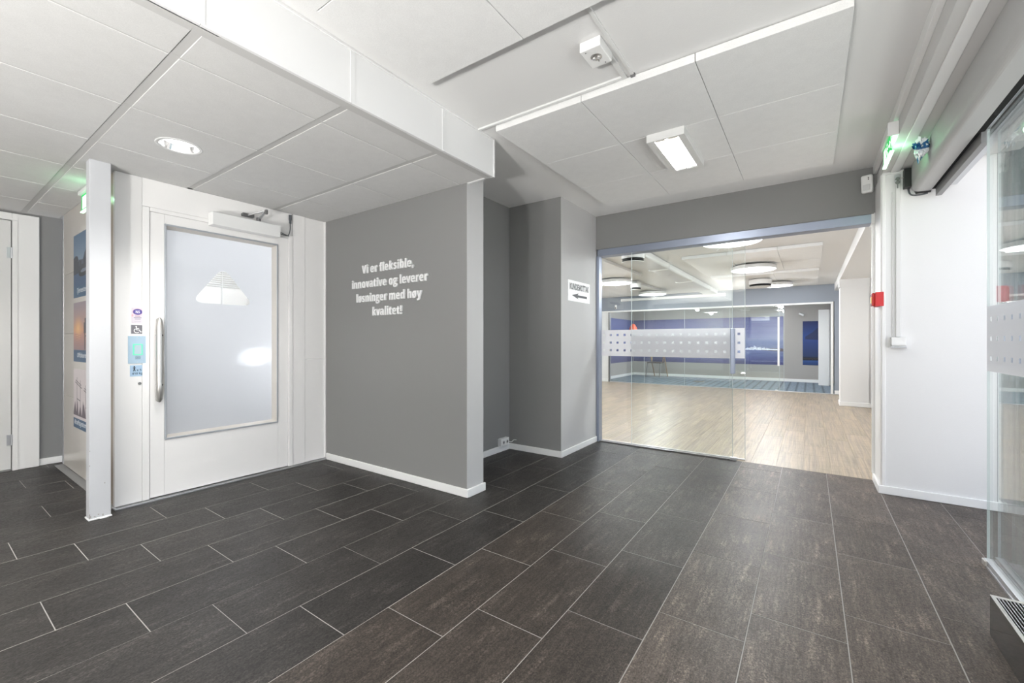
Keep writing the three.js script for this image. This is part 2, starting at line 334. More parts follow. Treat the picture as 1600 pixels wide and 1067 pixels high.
// ------------------------------------------------------------------ bright room beyond the glass
struct('wall_far_west', [bx(-4.95, -4.75, 0, FAR, -13.9, ZGLASS - 0.1)], M.whiteWall);
struct('wall_far_front', [bx(-4.95, -2.65, 0, CEIL, ZGLASS - 0.1, ZGLASS)], M.whiteWall);
struct('wall_far_east', [bx(0.95, 1.1, 0, FAR, -13.9, -4.42)], M.whiteWall);
struct('wall_far_lintel', [bx(-4.75, 0.42, 1.905, FAR, -11.1, -10.98)], M.blueGreyWall);
struct('wall_far_pier', [bx(0.42, 0.95, 0, FAR, -11.1, -10.98)], M.blueGreyWall);
struct('wall_far_side', [bx(-4.75, -4.45, 0, 1.88, -11.1, -10.98)], M.whiteWall);
struct('wall_mural', [bx(-4.95, 1.1, 0, FAR, -13.9, -13.75)], M.taupeWall);
struct('wall_mural_side', [bx(-4.75, -4.735, 0, FAR, -13.75, -11.1)], M.taupeWall);
struct('beam', [bx(0.42, 0.95, 2.13, FAR, -10.98, -4.42)], M.whiteWall);
skirting('baseboard_mural', [[-4.735, 0.21, -13.75, -13.735, 0.08], [-4.735, -4.72, -13.73, -11.1, 0.08]]);
skirting('baseboard_pier', [[0.42, 0.95, -10.98, -10.965, 0.08], [-4.75, -4.45, -10.98, -10.965, 0.08], [-4.75, -4.735, -10.96, -4.5, 0.06]]);
{
  const c = struct('column');
  c.add(mesh('shaft', bx(0.425, 0.80, 0.0, 2.0, -9.42, -9.09), M.whiteWall));
  c.add(mesh('capital', bx(0.413, 0.812, 2.0, 2.13, -9.43, -9.078), M.whiteWall));
  c.add(mesh('plinth', bx(0.413, 0.94, 0.0005, 0.07, -9.43, -9.076, 0.004), M.whiteTrim));
  c.add(mesh('side_panel', bx(0.80, 0.949, 0, 2.13, -9.42, -9.12), M.whiteWall));
  const r = thing('radiator', 'dark narrow radiator low beside the white column in the bright room', 'radiator', [0.93, 0, -8.6]);
  for (let k = 0; k < 7; k++) part('fin', bx(0.895, 0.945, 0.16, 0.66, -8.95 + k * 0.07, -8.905 + k * 0.07, 0.006), M.steelDark, r);
  part('pipe', bx(0.91, 0.93, 0.12, 0.16, -8.95, -8.49, 0.006), M.steelDark, r);
  for (const z of [-8.92, -8.52]) part('foot', bx(0.90, 0.94, 0, 0.12, z - 0.01, z + 0.01), M.steelDark, r);
}

// ------------------------------------------------------------------ lamps
function rectLight(name, w, h, p, color, power) { const l = new THREE.RectAreaLight(color, power, w, h); l.name = name; l.position.set(...p); l.lookAt(p[0], p[1] - 1, p[2]); scene.add(l); return l; }
// twin-tube ceiling luminaire
function luminaire(x, z, label) {
  const y1 = 2.395, y0 = 2.346, w = 0.228, d = 0.594, x0 = x - w / 2, x1 = x + w / 2, z0 = z - d / 2, z1 = z + d / 2;
  const t = thing('ceiling_luminaire', label, 'light', [x, y1, z], 'surface luminaires on the ceiling panels');
  const ax0 = x0 + 0.046, ax1 = x1 - 0.038, az0 = z0 + 0.03, az1 = z1 - 0.012;
  part('housing', [bx(x0, ax0, y0, y1, z0, z1), bx(ax1, x1, y0, y1, z0, z1), bx(ax0, ax1, y0, y1, z0, az0), bx(ax0, ax1, y0, y1, az1, z1), bx(ax0, ax1, y1 - 0.006, y1, az0, az1)], M.whitePaint, t);
  const xm = (ax0 + ax1) / 2;
  part('divider', bx(xm - 0.003, xm + 0.003, y0 - 0.003, y0 + 0.02, az0, az1), M.alu, t);
  for (const [a, b] of [[ax0, xm - 0.003], [xm + 0.003, ax1]]) {
    const df = part('diffuser', bx(a, b, y0 + 0.012, y0 + 0.02, az0, az1), M.lamp, t);
    for (const e of [az0 + 0.004, az1 - 0.018]) part('end_reflector', bx(a + 0.004, b - 0.004, y0 + 0.002, y0 + 0.011, e, e + 0.014), M.reflector, df);
  }
  rectLight('luminaire_light', ax1 - ax0 - 0.01, az1 - az0 - 0.03, [xm, y0 + 0.0112, (az0 + az1) / 2], LAMP, POWER.luminaire);
}
luminaire(-0.738, -3.018, 'white twin-tube ceiling luminaire glowing on the acoustic panels in front of the glass doors');
luminaire(-0.733, -0.05, 'unseen twin-tube ceiling luminaire added on the panels above the tiled entrance floor');  // out of view, added to brighten the hall
// recessed downlights in the dropped ceiling
function downlight(x, z, label) {
  const t = thing('downlight', label, 'light', [x, DROP, z], 'recessed downlights in the tile ceiling');
  part('trim_ring', lathe([[0.093, 0.002], [0.093, -0.003], [0.104, -0.0035], [0.108, -0.001], [0.108, 0.0005]], [x, DROP, z]), M.whitePaint, t);
  part('reflector', lathe([[0.060, 0.085], [0.078, 0.05], [0.088, 0.02], [0.0935, -0.001]], [x, DROP, z]), M.reflector, t);
  part('lamp_glass', lathe([[0.0005, 0.03], [0.05, 0.032], [0.085, 0.035], [0.0852, 0.045], [0.0005, 0.045]], [x, DROP, z]), M.lamp, t);
  const s = new THREE.SpotLight(LAMP, POWER.downlight, 0, 1.15, 0.7, 2); s.name = 'downlight_light'; s.position.set(x, DROP - 0.012, z); s.target.position.set(x, 0, z); s.castShadow = true; s.shadow.radius = 8; scene.add(s, s.target);
}
downlight(-2.9275, -0.9075, 'round recessed downlight glowing in the tile ceiling before the lift door');
downlight(-2.9275, 0.29, 'added unseen recessed downlight in the tile ceiling south of the lift');  // this downlight and those below are unseen, added for brightness
downlight(-2.9275, 1.49, 'added unseen recessed downlight in the tile ceiling by the south wall');
downlight(-4.73, 0.29, 'added unseen recessed downlight in the tile ceiling by the white door');
// unseen floor uplighters added in the hall's south half to brighten ceiling and walls
function uplighter(x, z, label, power = POWER.addedUplight) {
  const t = thing('added_uplighter', label, 'lamp', [x, 0, z], 'added floor uplighters');
  part('base', lathe([[0.001, 0.001], [0.13, 0.001], [0.13, 0.014], [0.12, 0.02], [0.001, 0.02]], [x, 0, z]), M.darkPlastic, t);
  part('stem', cyl(0.014, 0.20, [x, 0.12, z]), M.steelDark, t);
  part('cup', lathe([[0.02, 0.20], [0.10, 0.215], [0.19, 0.27], [0.215, 0.33], [0.208, 0.33], [0.182, 0.275], [0.096, 0.223], [0.001, 0.21]], [x, 0, z]), M.black, t);
  part('lamp_glass', lathe([[0.001, 0.285], [0.17, 0.282], [0.18, 0.28], [0.18, 0.276], [0.001, 0.276]], [x, 0, z]), M.lamp, t);
  const l = new THREE.RectAreaLight(LAMP, power, 0.30, 0.30); l.name = 'added_uplighter_light'; l.position.set(x, 0.312, z); l.lookAt(x, 1.312, z); scene.add(l);
}
uplighter(-1.25, 2.9, 'unseen low floor uplighter added for brightness nearer the south wall');
uplighter(-0.65, 2.3, 'unseen low floor uplighter added for brightness behind the entrance doors', POWER.addedUplight * 1.4);
// disc pendants of the bright room
function pendant(x, z, label, r = 0.30) {
  const y0 = 2.145, y1 = 2.205;
  const t = thing('disc_pendant', label, 'light', [x, y0, z], 'disc pendants in the bright room');
  const body = part('body', lathe([[0.001, y1 - y0], [r - 0.02, y1 - y0], [r, y1 - y0 - 0.012], [r, 0.006], [r - 0.004, 0.002], [r - 0.008, 0.006]], [x, y0, z], 64), M.whitePaint, t);
  part('diffuser', lathe([[0.0005, 0.0], [r - 0.015, 0.001], [r - 0.006, 0.006], [r - 0.006, 0.02], [0.0005, 0.02]], [x, y0, z], 64), M.lampCool, t);
  for (const a of [0.5, 2.6, 4.7]) part('suspension_wire', cyl(0.002, FAR - y1, [x + (r - 0.06) * Math.cos(a), (FAR + y1) / 2, z + (r - 0.06) * Math.sin(a)], 'y', 8), M.steelDark, t);
  part('canopy', lathe([[0.001, 0], [0.05, 0], [0.06, 0.01], [0.06, 0.018], [0.001, 0.018]], [x, FAR - 0.018, z]), M.whitePaint, t);
  rectLight('pendant_light', r * 1.36, r * 1.36, [x, y0 - 0.006, z], LAMP_COOL, POWER.pendant);
  const glow = new THREE.PointLight(LAMP_COOL, POWER.glow, 0, 2); glow.name = 'pendant_glow'; glow.position.set(x, y0 - 0.035, z); glow.castShadow = true; glow.shadow.radius = 3; scene.add(glow);
}
pendant(-0.69, -5.09, 'large glowing disc pendant nearest the glass doors, partly hidden by the header track');
pendant(-0.69, -7.28, 'glowing disc pendant below the ceiling, second back in the right-hand row');
pendant(-0.52, -9.62, 'glowing disc pendant furthest back, half hidden behind a round air diffuser', 0.27);
pendant(-2.93, -7.52, 'glowing disc pendant cut by the left jamb of the glass doors');
pendant(-2.93, -9.78, 'glowing disc pendant above the long white screen casing');
pendant(-2.93, -5.2, 'glowing disc pendant close behind the grey lintel');
pendant(-1.0, -12.4, 'added unseen disc pendant above the blue carpet, right of the floor box');  // carpet pendants are hidden by the lintel, added to light that room
pendant(-3.4, -12.4, 'added unseen disc pendant above the blue carpet, near the wooden chair');

// ------------------------------------------------------------------ platform lift
{
  const X = XLIFT, t = thing('platform_lift', 'white platform lift with a frosted glass door and long satin pull handle', 'lift', [X, 0, -1.5]);
  const Z = v => -v;   // positions along the front, measured as distance north
  const front = (name, za, zb, ya, yb, m = M.liftWhite, x0 = X - 0.035, x1 = X, r = 0.0025, par = t) => part(name, bx(x0, x1, ya, yb, -zb, -za, r), m, par);
  front('side_panel', 0.797, 0.9355, 0.012, DROP);
  front('stile', 0.9365, 0.9745, 0.012, 1.998, M.liftWhite, X - 0.035, X + 0.004);
  front('header_panel', 0.9365, 1.952, 2.0, DROP);
  front('header_rail', 0.976, 1.93, 1.972, 1.999, M.liftWhite, X - 0.035, X + 0.003);
  front('stile', 1.919, 1.953, 0.012, 1.999, M.liftWhite, X - 0.035, X + 0.010);
  front('side_panel', 1.955, 2.063, 0.012, DROP, M.liftWhite, X - 0.035, X + 0.004);
  front('side_panel', 2.0645, 2.262, 0.93, DROP);
  front('side_panel', 2.0645, 2.262, 0.012, 0.9285);
  part('corner_strip', bx(X - 0.03, X + 0.012, 0.012, DROP, -2.262, -2.25, 0.002), M.liftWhite, t);
  part('threshold', bx(X - 0.03, X + 0.042, 0.0005, 0.010, -2.25, -0.79, 0.002), M.alu, t);
  for (let k = 0; k < 3; k++) part('threshold_groove', bx(X + 0.008 + k * 0.011, X + 0.011 + k * 0.011, 0.0098, 0.0108, -2.24, -0.80), M.steelDark, t);
  // west side of the shaft: large panels, corner profile
  part('corner_profile', bx(X - 0.10, X - 0.036, 0.012, DROP, -0.86, -0.800, 0.003), M.bronze, t);
  const ps = [[-3.79, -4.55], [-4.552, -5.355]], ys = [[0.012, 0.62], [0.622, 1.15], [1.152, 1.66], [1.662, DROP]];
  for (const [b, a] of ps) for (const [p, q] of ys) part('shaft_panel', bx(a, b, p, q, -0.842, -0.826, 0.0015), M.taupeLift ??= phys([0.56, 0.525, 0.48], 0.3, { clearcoat: 0.3 }), t);
  part('shaft_edge', bx(-5.40, -5.357, 0.012, DROP, -0.86, -0.822, 0.003), M.alu, t);
  part('floor_strip', bx(-5.40, X - 0.02, 0.0005, 0.006, -0.842, -0.775, 0.002), M.railGrey, t);
  // cabin behind the glass
  part('cabin_wall', [bx(-5.15, -5.10, 0.02, DROP, -2.25, -0.98), bx(-5.10, X - 0.05, 0.02, DROP, -2.259, -2.20), bx(-5.10, X - 0.13, 0.02, DROP, -1.0, -0.98), bx(-5.10, X - 0.05, DROP - 0.03, DROP, -2.2, -1.0)], M.liftWhite, t);
  part('cabin_floor', bx(-5.10, X - 0.05, 0.005, 0.03, -2.20, -1.0), M.railGrey, t);
  // door leaf
  const D = (n, za, zb, ya, yb, r = 0.002) => front(n, za, zb, ya, yb, M.liftWhite, X - 0.045, X - 0.003, r);
  const z0 = 0.977, z1 = 1.9165, wz0 = 1.058, wz1 = 1.832, wy0 = 0.401, wy1 = 1.906;
  const door = D('door', z0, wz0 - 0.0005, 0.016, 1.971);
  const dp = (n, za, zb, ya, yb) => part(n, bx(X - 0.045, X - 0.003, ya, yb, -zb, -za, 0.0015), M.liftWhite, door);
  dp('door_stile', wz1 + 0.0005, z1, 0.016, 1.971); dp('door_panel', wz0, wz1, 0.016, wy0 - 0.0005); dp('door_top', wz0, wz1, wy1 + 0.0005, 1.971);
  // window frame: outer bead, splayed reveal
  const fr = [];
  const b = 0.012, xo = X + 0.004;
  fr.push(bx(X - 0.05, xo, wy0, wy0 + b, -wz1, -wz0, 0.003), bx(X - 0.05, xo, wy1 - b, wy1, -wz1, -wz0, 0.003), bx(X - 0.05, xo, wy0 + b, wy1 - b, -wz0 - b, -wz0, 0.003), bx(X - 0.05, xo, wy0 + b, wy1 - b, -wz1, -wz1 + b, 0.003));
  part('window_frame', fr, M.bead, door);
  const rv = [], iz0 = wz0 + b, iz1 = wz1 - b, iy0 = wy0 + b, iy1 = wy1 - b;
  const quad = (p) => { const g = new THREE.BufferGeometry(); g.setAttribute('position', new THREE.Float32BufferAttribute([...p[0], ...p[1], ...p[2], ...p[0], ...p[2], ...p[3]], 3)); g.computeVertexNormals(); return uvm(g); };
  const xi = X - 0.055, sp = 0.014;
  rv.push(quad([[X, iy0, -iz0], [X, iy0, -iz1], [xi, iy0 + sp, -iz1 + sp], [xi, iy0 + sp, -iz0 - sp]]), quad([[X, iy1, -iz1], [X, iy1, -iz0], [xi, iy1 - sp, -iz0 - sp], [xi, iy1 - sp, -iz1 + sp]]));
  rv.push(quad([[X, iy1, -iz0], [X, iy0, -iz0], [xi, iy0 + sp, -iz0 - sp], [xi, iy1 - sp, -iz0 - sp]]), quad([[X, iy0, -iz1], [X, iy1, -iz1], [xi, iy1 - sp, -iz1 + sp], [xi, iy0 + sp, -iz1 + sp]]));
  part('window_reveal', rv, M.liftFrame, door);
  // frosted pane with a clear rounded triangle
  const gz0 = iz0 - 0.004, gz1 = iz1 + 0.004, gy0 = iy0 - 0.004, gy1 = iy1 + 0.004, xg = xi - 0.001;
  const tri = [[1.255, 1.385], [1.442, 1.640], [1.640, 1.385]];
  function roundTri(Cls, k) { const c = [1.445, 1.47], p = tri.map(q => [c[0] + (q[0] - c[0]) * k, c[1] + (q[1] - c[1]) * k]); const s = new Cls(); const f = 0.22;
    for (let i = 0; i < 3; i++) { const A = p[i], B = p[(i + 1) % 3], C = p[(i + 2) % 3]; const m = (a, b, u) => [a[0] + (b[0] - a[0]) * u, a[1] + (b[1] - a[1]) * u]; const s0 = m(A, B, f), s1 = m(A, B, 1 - f); i ? s.lineTo(...s0) : s.moveTo(...s0); s.lineTo(...s1); s.quadraticCurveTo(...B, ...m(B, C, f)); } return s; }
  const sh = new THREE.Shape([[gz0, gy0], [gz1, gy0], [gz1, gy1], [gz0, gy1]].map(q => new THREE.Vector2(...q))); sh.holes.push(roundTri(THREE.Path, 1.13));
  const toWall = g => { g.rotateY(Math.PI / 2); g.translate(xg, 0, 0); return g; };   // shape x -> -z
  const pane = toWall(new THREE.ShapeGeometry(sh, 16)); part('frosted_pane', pane, M.frost, door);
  const clear = toWall(new THREE.ShapeGeometry(roundTri(THREE.Shape, 1.129), 16)); part('clear_pane', clear, M.glass, door);
  // slats and divider added in the cabin, imitating blind stripes reflected in the triangle
  for (let k = 0; k < 9; k++) part('slat', bx(-5.10, -5.088, 1.66 + k * 0.022, 1.673 + k * 0.022, -2.195, -1.55, 0.002), M.whitePaint, t);
  part('cabin_divider', bx(-5.10, -5.085, 1.30, 1.90, -1.955, -1.945, 0.002), M.whitePaint, t);
  // pull handle
  const hz = -1.019, prof = [];
  const hs = new THREE.Shape(); hs.moveTo(-0.019, 0); hs.lineTo(-0.019, 0.012); hs.quadraticCurveTo(-0.017, 0.026, 0, 0.027); hs.quadraticCurveTo(0.017, 0.026, 0.019, 0.012); hs.lineTo(0.019, 0); hs.closePath();
  const hp = []; for (let i = 0; i <= 40; i++) { const u = i / 40, y = 0.681 + 0.556 * u, e = Math.min(u, 1 - u) * 0.556; hp.push(new THREE.Vector3(X + 0.026 + 0.024 * Math.sqrt(Math.min(1, e / 0.09)), y, hz)); }
  const hg = new THREE.TubeGeometry(new THREE.CatmullRomCurve3(hp), 60, 0.020, 16); hg.translate(0, 0, -0); 
  const hpos = hg.attributes.position; for (let i = 0; i < hpos.count; i++) { const e = Math.min(hpos.getY(i) - 0.676, 1.242 - hpos.getY(i)); const k = Math.min(1, 0.55 + 0.45 * Math.sqrt(Math.max(0, e) / 0.07)); hpos.setZ(i, hz + (hpos.getZ(i) - hz) * 1.15 * k); } hg.computeVertexNormals();
  const cap = y => { const c = new THREE.SphereGeometry(0.0168, 16, 10); c.scale(1, 0.35, 0.65); c.translate(X + 0.027, y, hz); return c; };
  const h = part('pull_handle', [hg, cap(0.682), cap(1.236)], M.satin, t); h.userData.label = 'satin metal pull handle';
  for (const y of [0.790, 1.127]) { part('standoff', cyl(0.010, 0.045, [X + 0.02, y, hz], 'x', 20), M.steelDark, h); part('cap_screw', cyl(0.0075, 0.003, [X + 0.0675, y, hz - 0.004], 'x', 16), M.black, h); }
  // call panel, stickers
  const face = (n, za, zb, ya, yb, tex, d = 0.001, par = t, m) => { const g = new THREE.BoxGeometry(d, yb - ya, zb - za); g.translate(X + d / 2 + 0.0003, (ya + yb) / 2, -(za + zb) / 2); return part(n, g, m ?? std([1, 1, 1], 0.45, { map: tex }), par); };
  const sticker1 = canvasTex(128, 160, (c, w, hh) => { c.fillStyle = '#dcd4dc'; c.fillRect(0, 0, w, hh); c.strokeStyle = '#d8cfd8'; c.lineWidth = 3; c.strokeRect(2, 2, w - 4, hh - 4);
    c.fillStyle = '#c58aa0'; c.beginPath(); c.ellipse(64, 42, 52, 32, 0, 0, 7); c.fill(); c.fillStyle = '#5d569c'; c.beginPath(); c.ellipse(64, 42, 48, 29, 0, 0, 7); c.fill(); c.fillStyle = '#f2f0fb'; c.font = 'bold 38px sans-serif'; c.textAlign = 'center'; c.fillText('NS', 64, 55);
    c.fillStyle = '#e9b4bc'; c.beginPath(); c.arc(8, 80, 12, 0, 7); c.arc(120, 80, 12, 0, 7); c.fill(); c.fillStyle = '#9a5f78'; c.fillRect(36, 84, 56, 5); c.fillStyle = '#6c6a7e'; c.fillRect(24, 100, 80, 5); c.fillRect(34, 114, 60, 5); c.fillStyle = '#a9a5b4'; c.fillRect(30, 138, 68, 3); });
  face('sticker', 0.881, 0.944, 1.206, 1.310, sticker1).userData.label = 'small sticker with a violet oval';
  const wheel = canvasTex(160, 150, (c, w, hh) => { c.fillStyle = '#77757b'; c.fillRect(0, 0, w, hh); c.strokeStyle = '#c9c7cb'; c.lineWidth = 6; c.strokeRect(3, 3, w - 6, hh - 6); c.strokeStyle = c.fillStyle = '#ffffff'; c.lineWidth = 11; c.lineCap = 'round'; c.lineJoin = 'round';
    c.beginPath(); c.arc(66, 26, 10, 0, 7); c.fill(); c.beginPath(); c.moveTo(68, 40); c.lineTo(72, 82); c.lineTo(104, 82); c.lineTo(122, 118); c.lineTo(134, 112); c.stroke(); c.beginPath(); c.moveTo(70, 58); c.lineTo(98, 58); c.stroke(); c.lineWidth = 9; c.beginPath(); c.arc(74, 96, 33, -2.2, 0.75, true); c.stroke(); });
  face('wheelchair_sign', 0.877, 0.944, 1.135, 1.196, wheel).userData.label = 'grey wheelchair symbol sign';
  const cp = face('call_panel', 0.863, 0.954, 0.939, 1.121, null, 0.004, t, std([0.42, 0.56, 0.68], 0.4)); cp.userData.label = 'pale blue call panel with a green-lit button';
  part('button_ring', [bx(X + 0.004, X + 0.008, 0.994, 1.068, -0.937, -0.931), bx(X + 0.004, X + 0.008, 0.994, 1.068, -0.893, -0.887), bx(X + 0.004, X + 0.008, 1.062, 1.068, -0.931, -0.893), bx(X + 0.004, X + 0.008, 0.994, 1.000, -0.931, -0.893)], std([0.1, 0.5, 0.3], 0.4, { emissive: new THREE.Color().setRGB(0.12, 0.62, 0.36), emissiveIntensity: 0.7 }), cp);
  part('button', bx(X + 0.004, X + 0.009, 1.001, 1.061, -0.930, -0.894, 0.002), std([0.48, 0.60, 0.66], 0.4), cp);
  const em = canvasTex(64, 48, (c) => { c.fillStyle = '#93aec2'; c.fillRect(0, 0, 64, 48); c.strokeStyle = '#7c8a94'; c.lineWidth = 4; c.beginPath(); c.ellipse(32, 24, 26, 16, 0, 0, 7); c.stroke(); c.beginPath(); c.moveTo(18, 28); c.lineTo(24, 20); c.lineTo(32, 28); c.lineTo(40, 20); c.lineTo(46, 28); c.stroke(); });
  const eg = new THREE.BoxGeometry(0.0008, 0.022, 0.028); eg.translate(X + 0.0048, 0.977, -0.913); part('panel_emblem', eg, std([1, 1, 1], 0.4, { map: em }), cp);
  for (const y of [0.949, 1.111]) part('screw', cyl(0.003, 0.002, [X + 0.005, y, -0.909], 'x', 10), M.alu, cp);
  const load = canvasTex(160, 150, (c, w, hh) => { c.fillStyle = '#a9c4dc'; c.fillRect(0, 0, w, hh); c.fillStyle = '#2c3a48'; c.beginPath(); c.arc(48, 20, 9, 0, 7); c.fill(); c.fillRect(40, 30, 16, 26); c.fillRect(32, 32, 32, 8); c.beginPath(); c.moveTo(40, 54); c.lineTo(34, 82); c.lineTo(42, 82); c.lineTo(48, 62); c.lineTo(54, 82); c.lineTo(62, 82); c.lineTo(56, 54); c.fill(); c.fillStyle = '#33475c'; c.font = 'bold 40px sans-serif'; c.fillText('x 5', 74, 80); c.font = 'bold 40px sans-serif'; c.fillText('410 kg', 22, 126); });
  face('load_sign', 0.873, 0.947, 0.853, 0.927, load).userData.label = 'pale blue load sign';
  part('key_switch', cyl(0.009, 0.006, [X + 0.003, 0.804, -0.923], 'x', 20), M.steelDark, t);
  // door operator with arm and cable
  const op = part('door_operator', bx(X + 0.004, X + 0.085, 1.948, 2.045, -1.812, -1.318, 0.006), M.plastic, t); op.userData.label = 'white box of the door operator';
  const bar = (a, b, w, th) => { const d = new THREE.Vector3(...b).sub(new THREE.Vector3(...a)); const g = new RoundedBoxGeometry(d.length() + w, th, w, 2, Math.min(th, w) * 0.3); g.applyQuaternion(new THREE.Quaternion().setFromUnitVectors(new THREE.Vector3(1, 0, 0), d.clone().normalize())); g.translate((a[0] + b[0]) / 2, (a[1] + b[1]) / 2, (a[2] + b[2]) / 2); return g; };
  const pv = [X + 0.055, 2.062, -1.652], el = [X + 0.13, 2.130, -1.675], ft = [X + 0.012, 2.085, -1.56];
  part('arm', bar(pv, el, 0.022, 0.010), M.alu, op); part('arm', bar(el, [X + 0.03, 2.088, -1.585], 0.014, 0.010), M.alu, op);
  part('pivot', cyl(0.016, 0.04, [pv[0], 2.056, pv[2]], 'y'), M.steelDark, op); part('pivot', cyl(0.012, 0.03, [el[0], 2.116, el[2]], 'y'), M.steelDark, op); part('arm_foot', bx(X + 0.001, X + 0.035, 2.076, 2.10, -1.63, -1.545, 0.003), M.steelDark, op);
  part('connector', [cyl(0.012, 0.045, [X + 0.018, 2.150, -1.925], 'y'), cyl(0.009, 0.03, [X + 0.018, 2.115, -1.925], 'y')], M.cable, t);
  part('cable', tube([[X + 0.018, 2.10, -1.925], [X + 0.02, 2.04, -1.923], [X + 0.03, 1.99, -1.90], [X + 0.04, 1.985, -1.86], [X + 0.04, 1.998, -1.808]], 0.004), M.cable, t);
  part('cable', tube([[X + 0.012, 1.99, -1.915], [X + 0.03, 1.995, -1.87], [X + 0.04, 2.01, -1.808]], 0.003), M.cable, t);
  // added lamp inside the cabin, standing in for the bright spot on the pane
  const cl = thing('added_cabin_lamp', 'added oval lamp standing in for the bright spot on the frosted lift door', 'light', [-4.30, 0.93, -1.93]);
  const og = new THREE.SphereGeometry(0.12, 40, 24); og.scale(0.22, 0.78, 1.35); og.rotateX(0.12); og.translate(-4.30, 0.94, -1.93); part('opal_glass', og, M.lampCool, cl);
  part('back_plate', bx(-4.345, -4.325, 0.85, 1.03, -2.08, -1.78, 0.006), M.whitePaint, cl); part('arm', bx(-4.345, -4.325, 0.90, 0.98, -2.2, -2.08, 0.004), M.whitePaint, cl);
  const lp = new THREE.PointLight(LAMP_COOL, POWER.cabin, 0, 2); lp.name = 'added_cabin_lamp_light'; lp.position.set(-4.25, 0.94, -1.93); lp.castShadow = true; scene.add(lp);
  const cr = thing('cabin_ceiling_lamp', 'flat square lamp in the ceiling of the lift cabin behind frosted glass', 'light', [-4.4, DROP - 0.03, -1.6]);
  part('frame', bx(-4.62, -4.18, DROP - 0.05, DROP - 0.03, -1.82, -1.38, 0.004), M.whitePaint, cr); part('diffuser', bx(-4.6, -4.2, DROP - 0.056, DROP - 0.049, -1.8, -1.4, 0.002), M.lampCool, cr);
  const cp2 = new THREE.PointLight(LAMP_COOL, 0.6, 0, 2); cp2.name = 'cabin_fill_light'; cp2.position.set(-4.4, DROP - 0.14, -1.6); cp2.castShadow = true; scene.add(cp2);  // extra fill added to brighten the cabin walls behind the triangle
  rectLight('cabin_ceiling_light', 0.38, 0.38, [-4.4, DROP - 0.06, -1.6], LAMP_COOL, POWER.cabin * 2);
}
// white post in front of the lift corner
{
  const t = thing('post', 'square white post with a chipped foot standing in front of the lift corner', 'post', [-3.57, 0, -0.705]);
  part('shaft', bx(-3.645, -3.565, 0.004, DROP, -0.755, -0.657, 0.003), std([0.57, 0.58, 0.60], 0.55), t);
  part('foot_sealant', [bx(-3.652, -3.560, 0.0005, 0.010, -0.760, -0.652, 0.003), bx(-3.56, -3.553, 0.0005, 0.006, -0.74, -0.70, 0.002)], M.fascia, t);
  for (let i = 0; i < 9; i++) { const y = [0.012, 0.02, 0.03, 0.33, 0.42, 0.018, 0.026, 0.015, 0.21][i], z = -0.657 - (i > 4 ? rr(0.02, 0.09) : 0); part('chip', bx(-3.5655, -3.5645, y, y + rr(0.004, 0.012), z - rr(0.003, 0.008), z + 0.0006), M.taupeWall, t); }
}
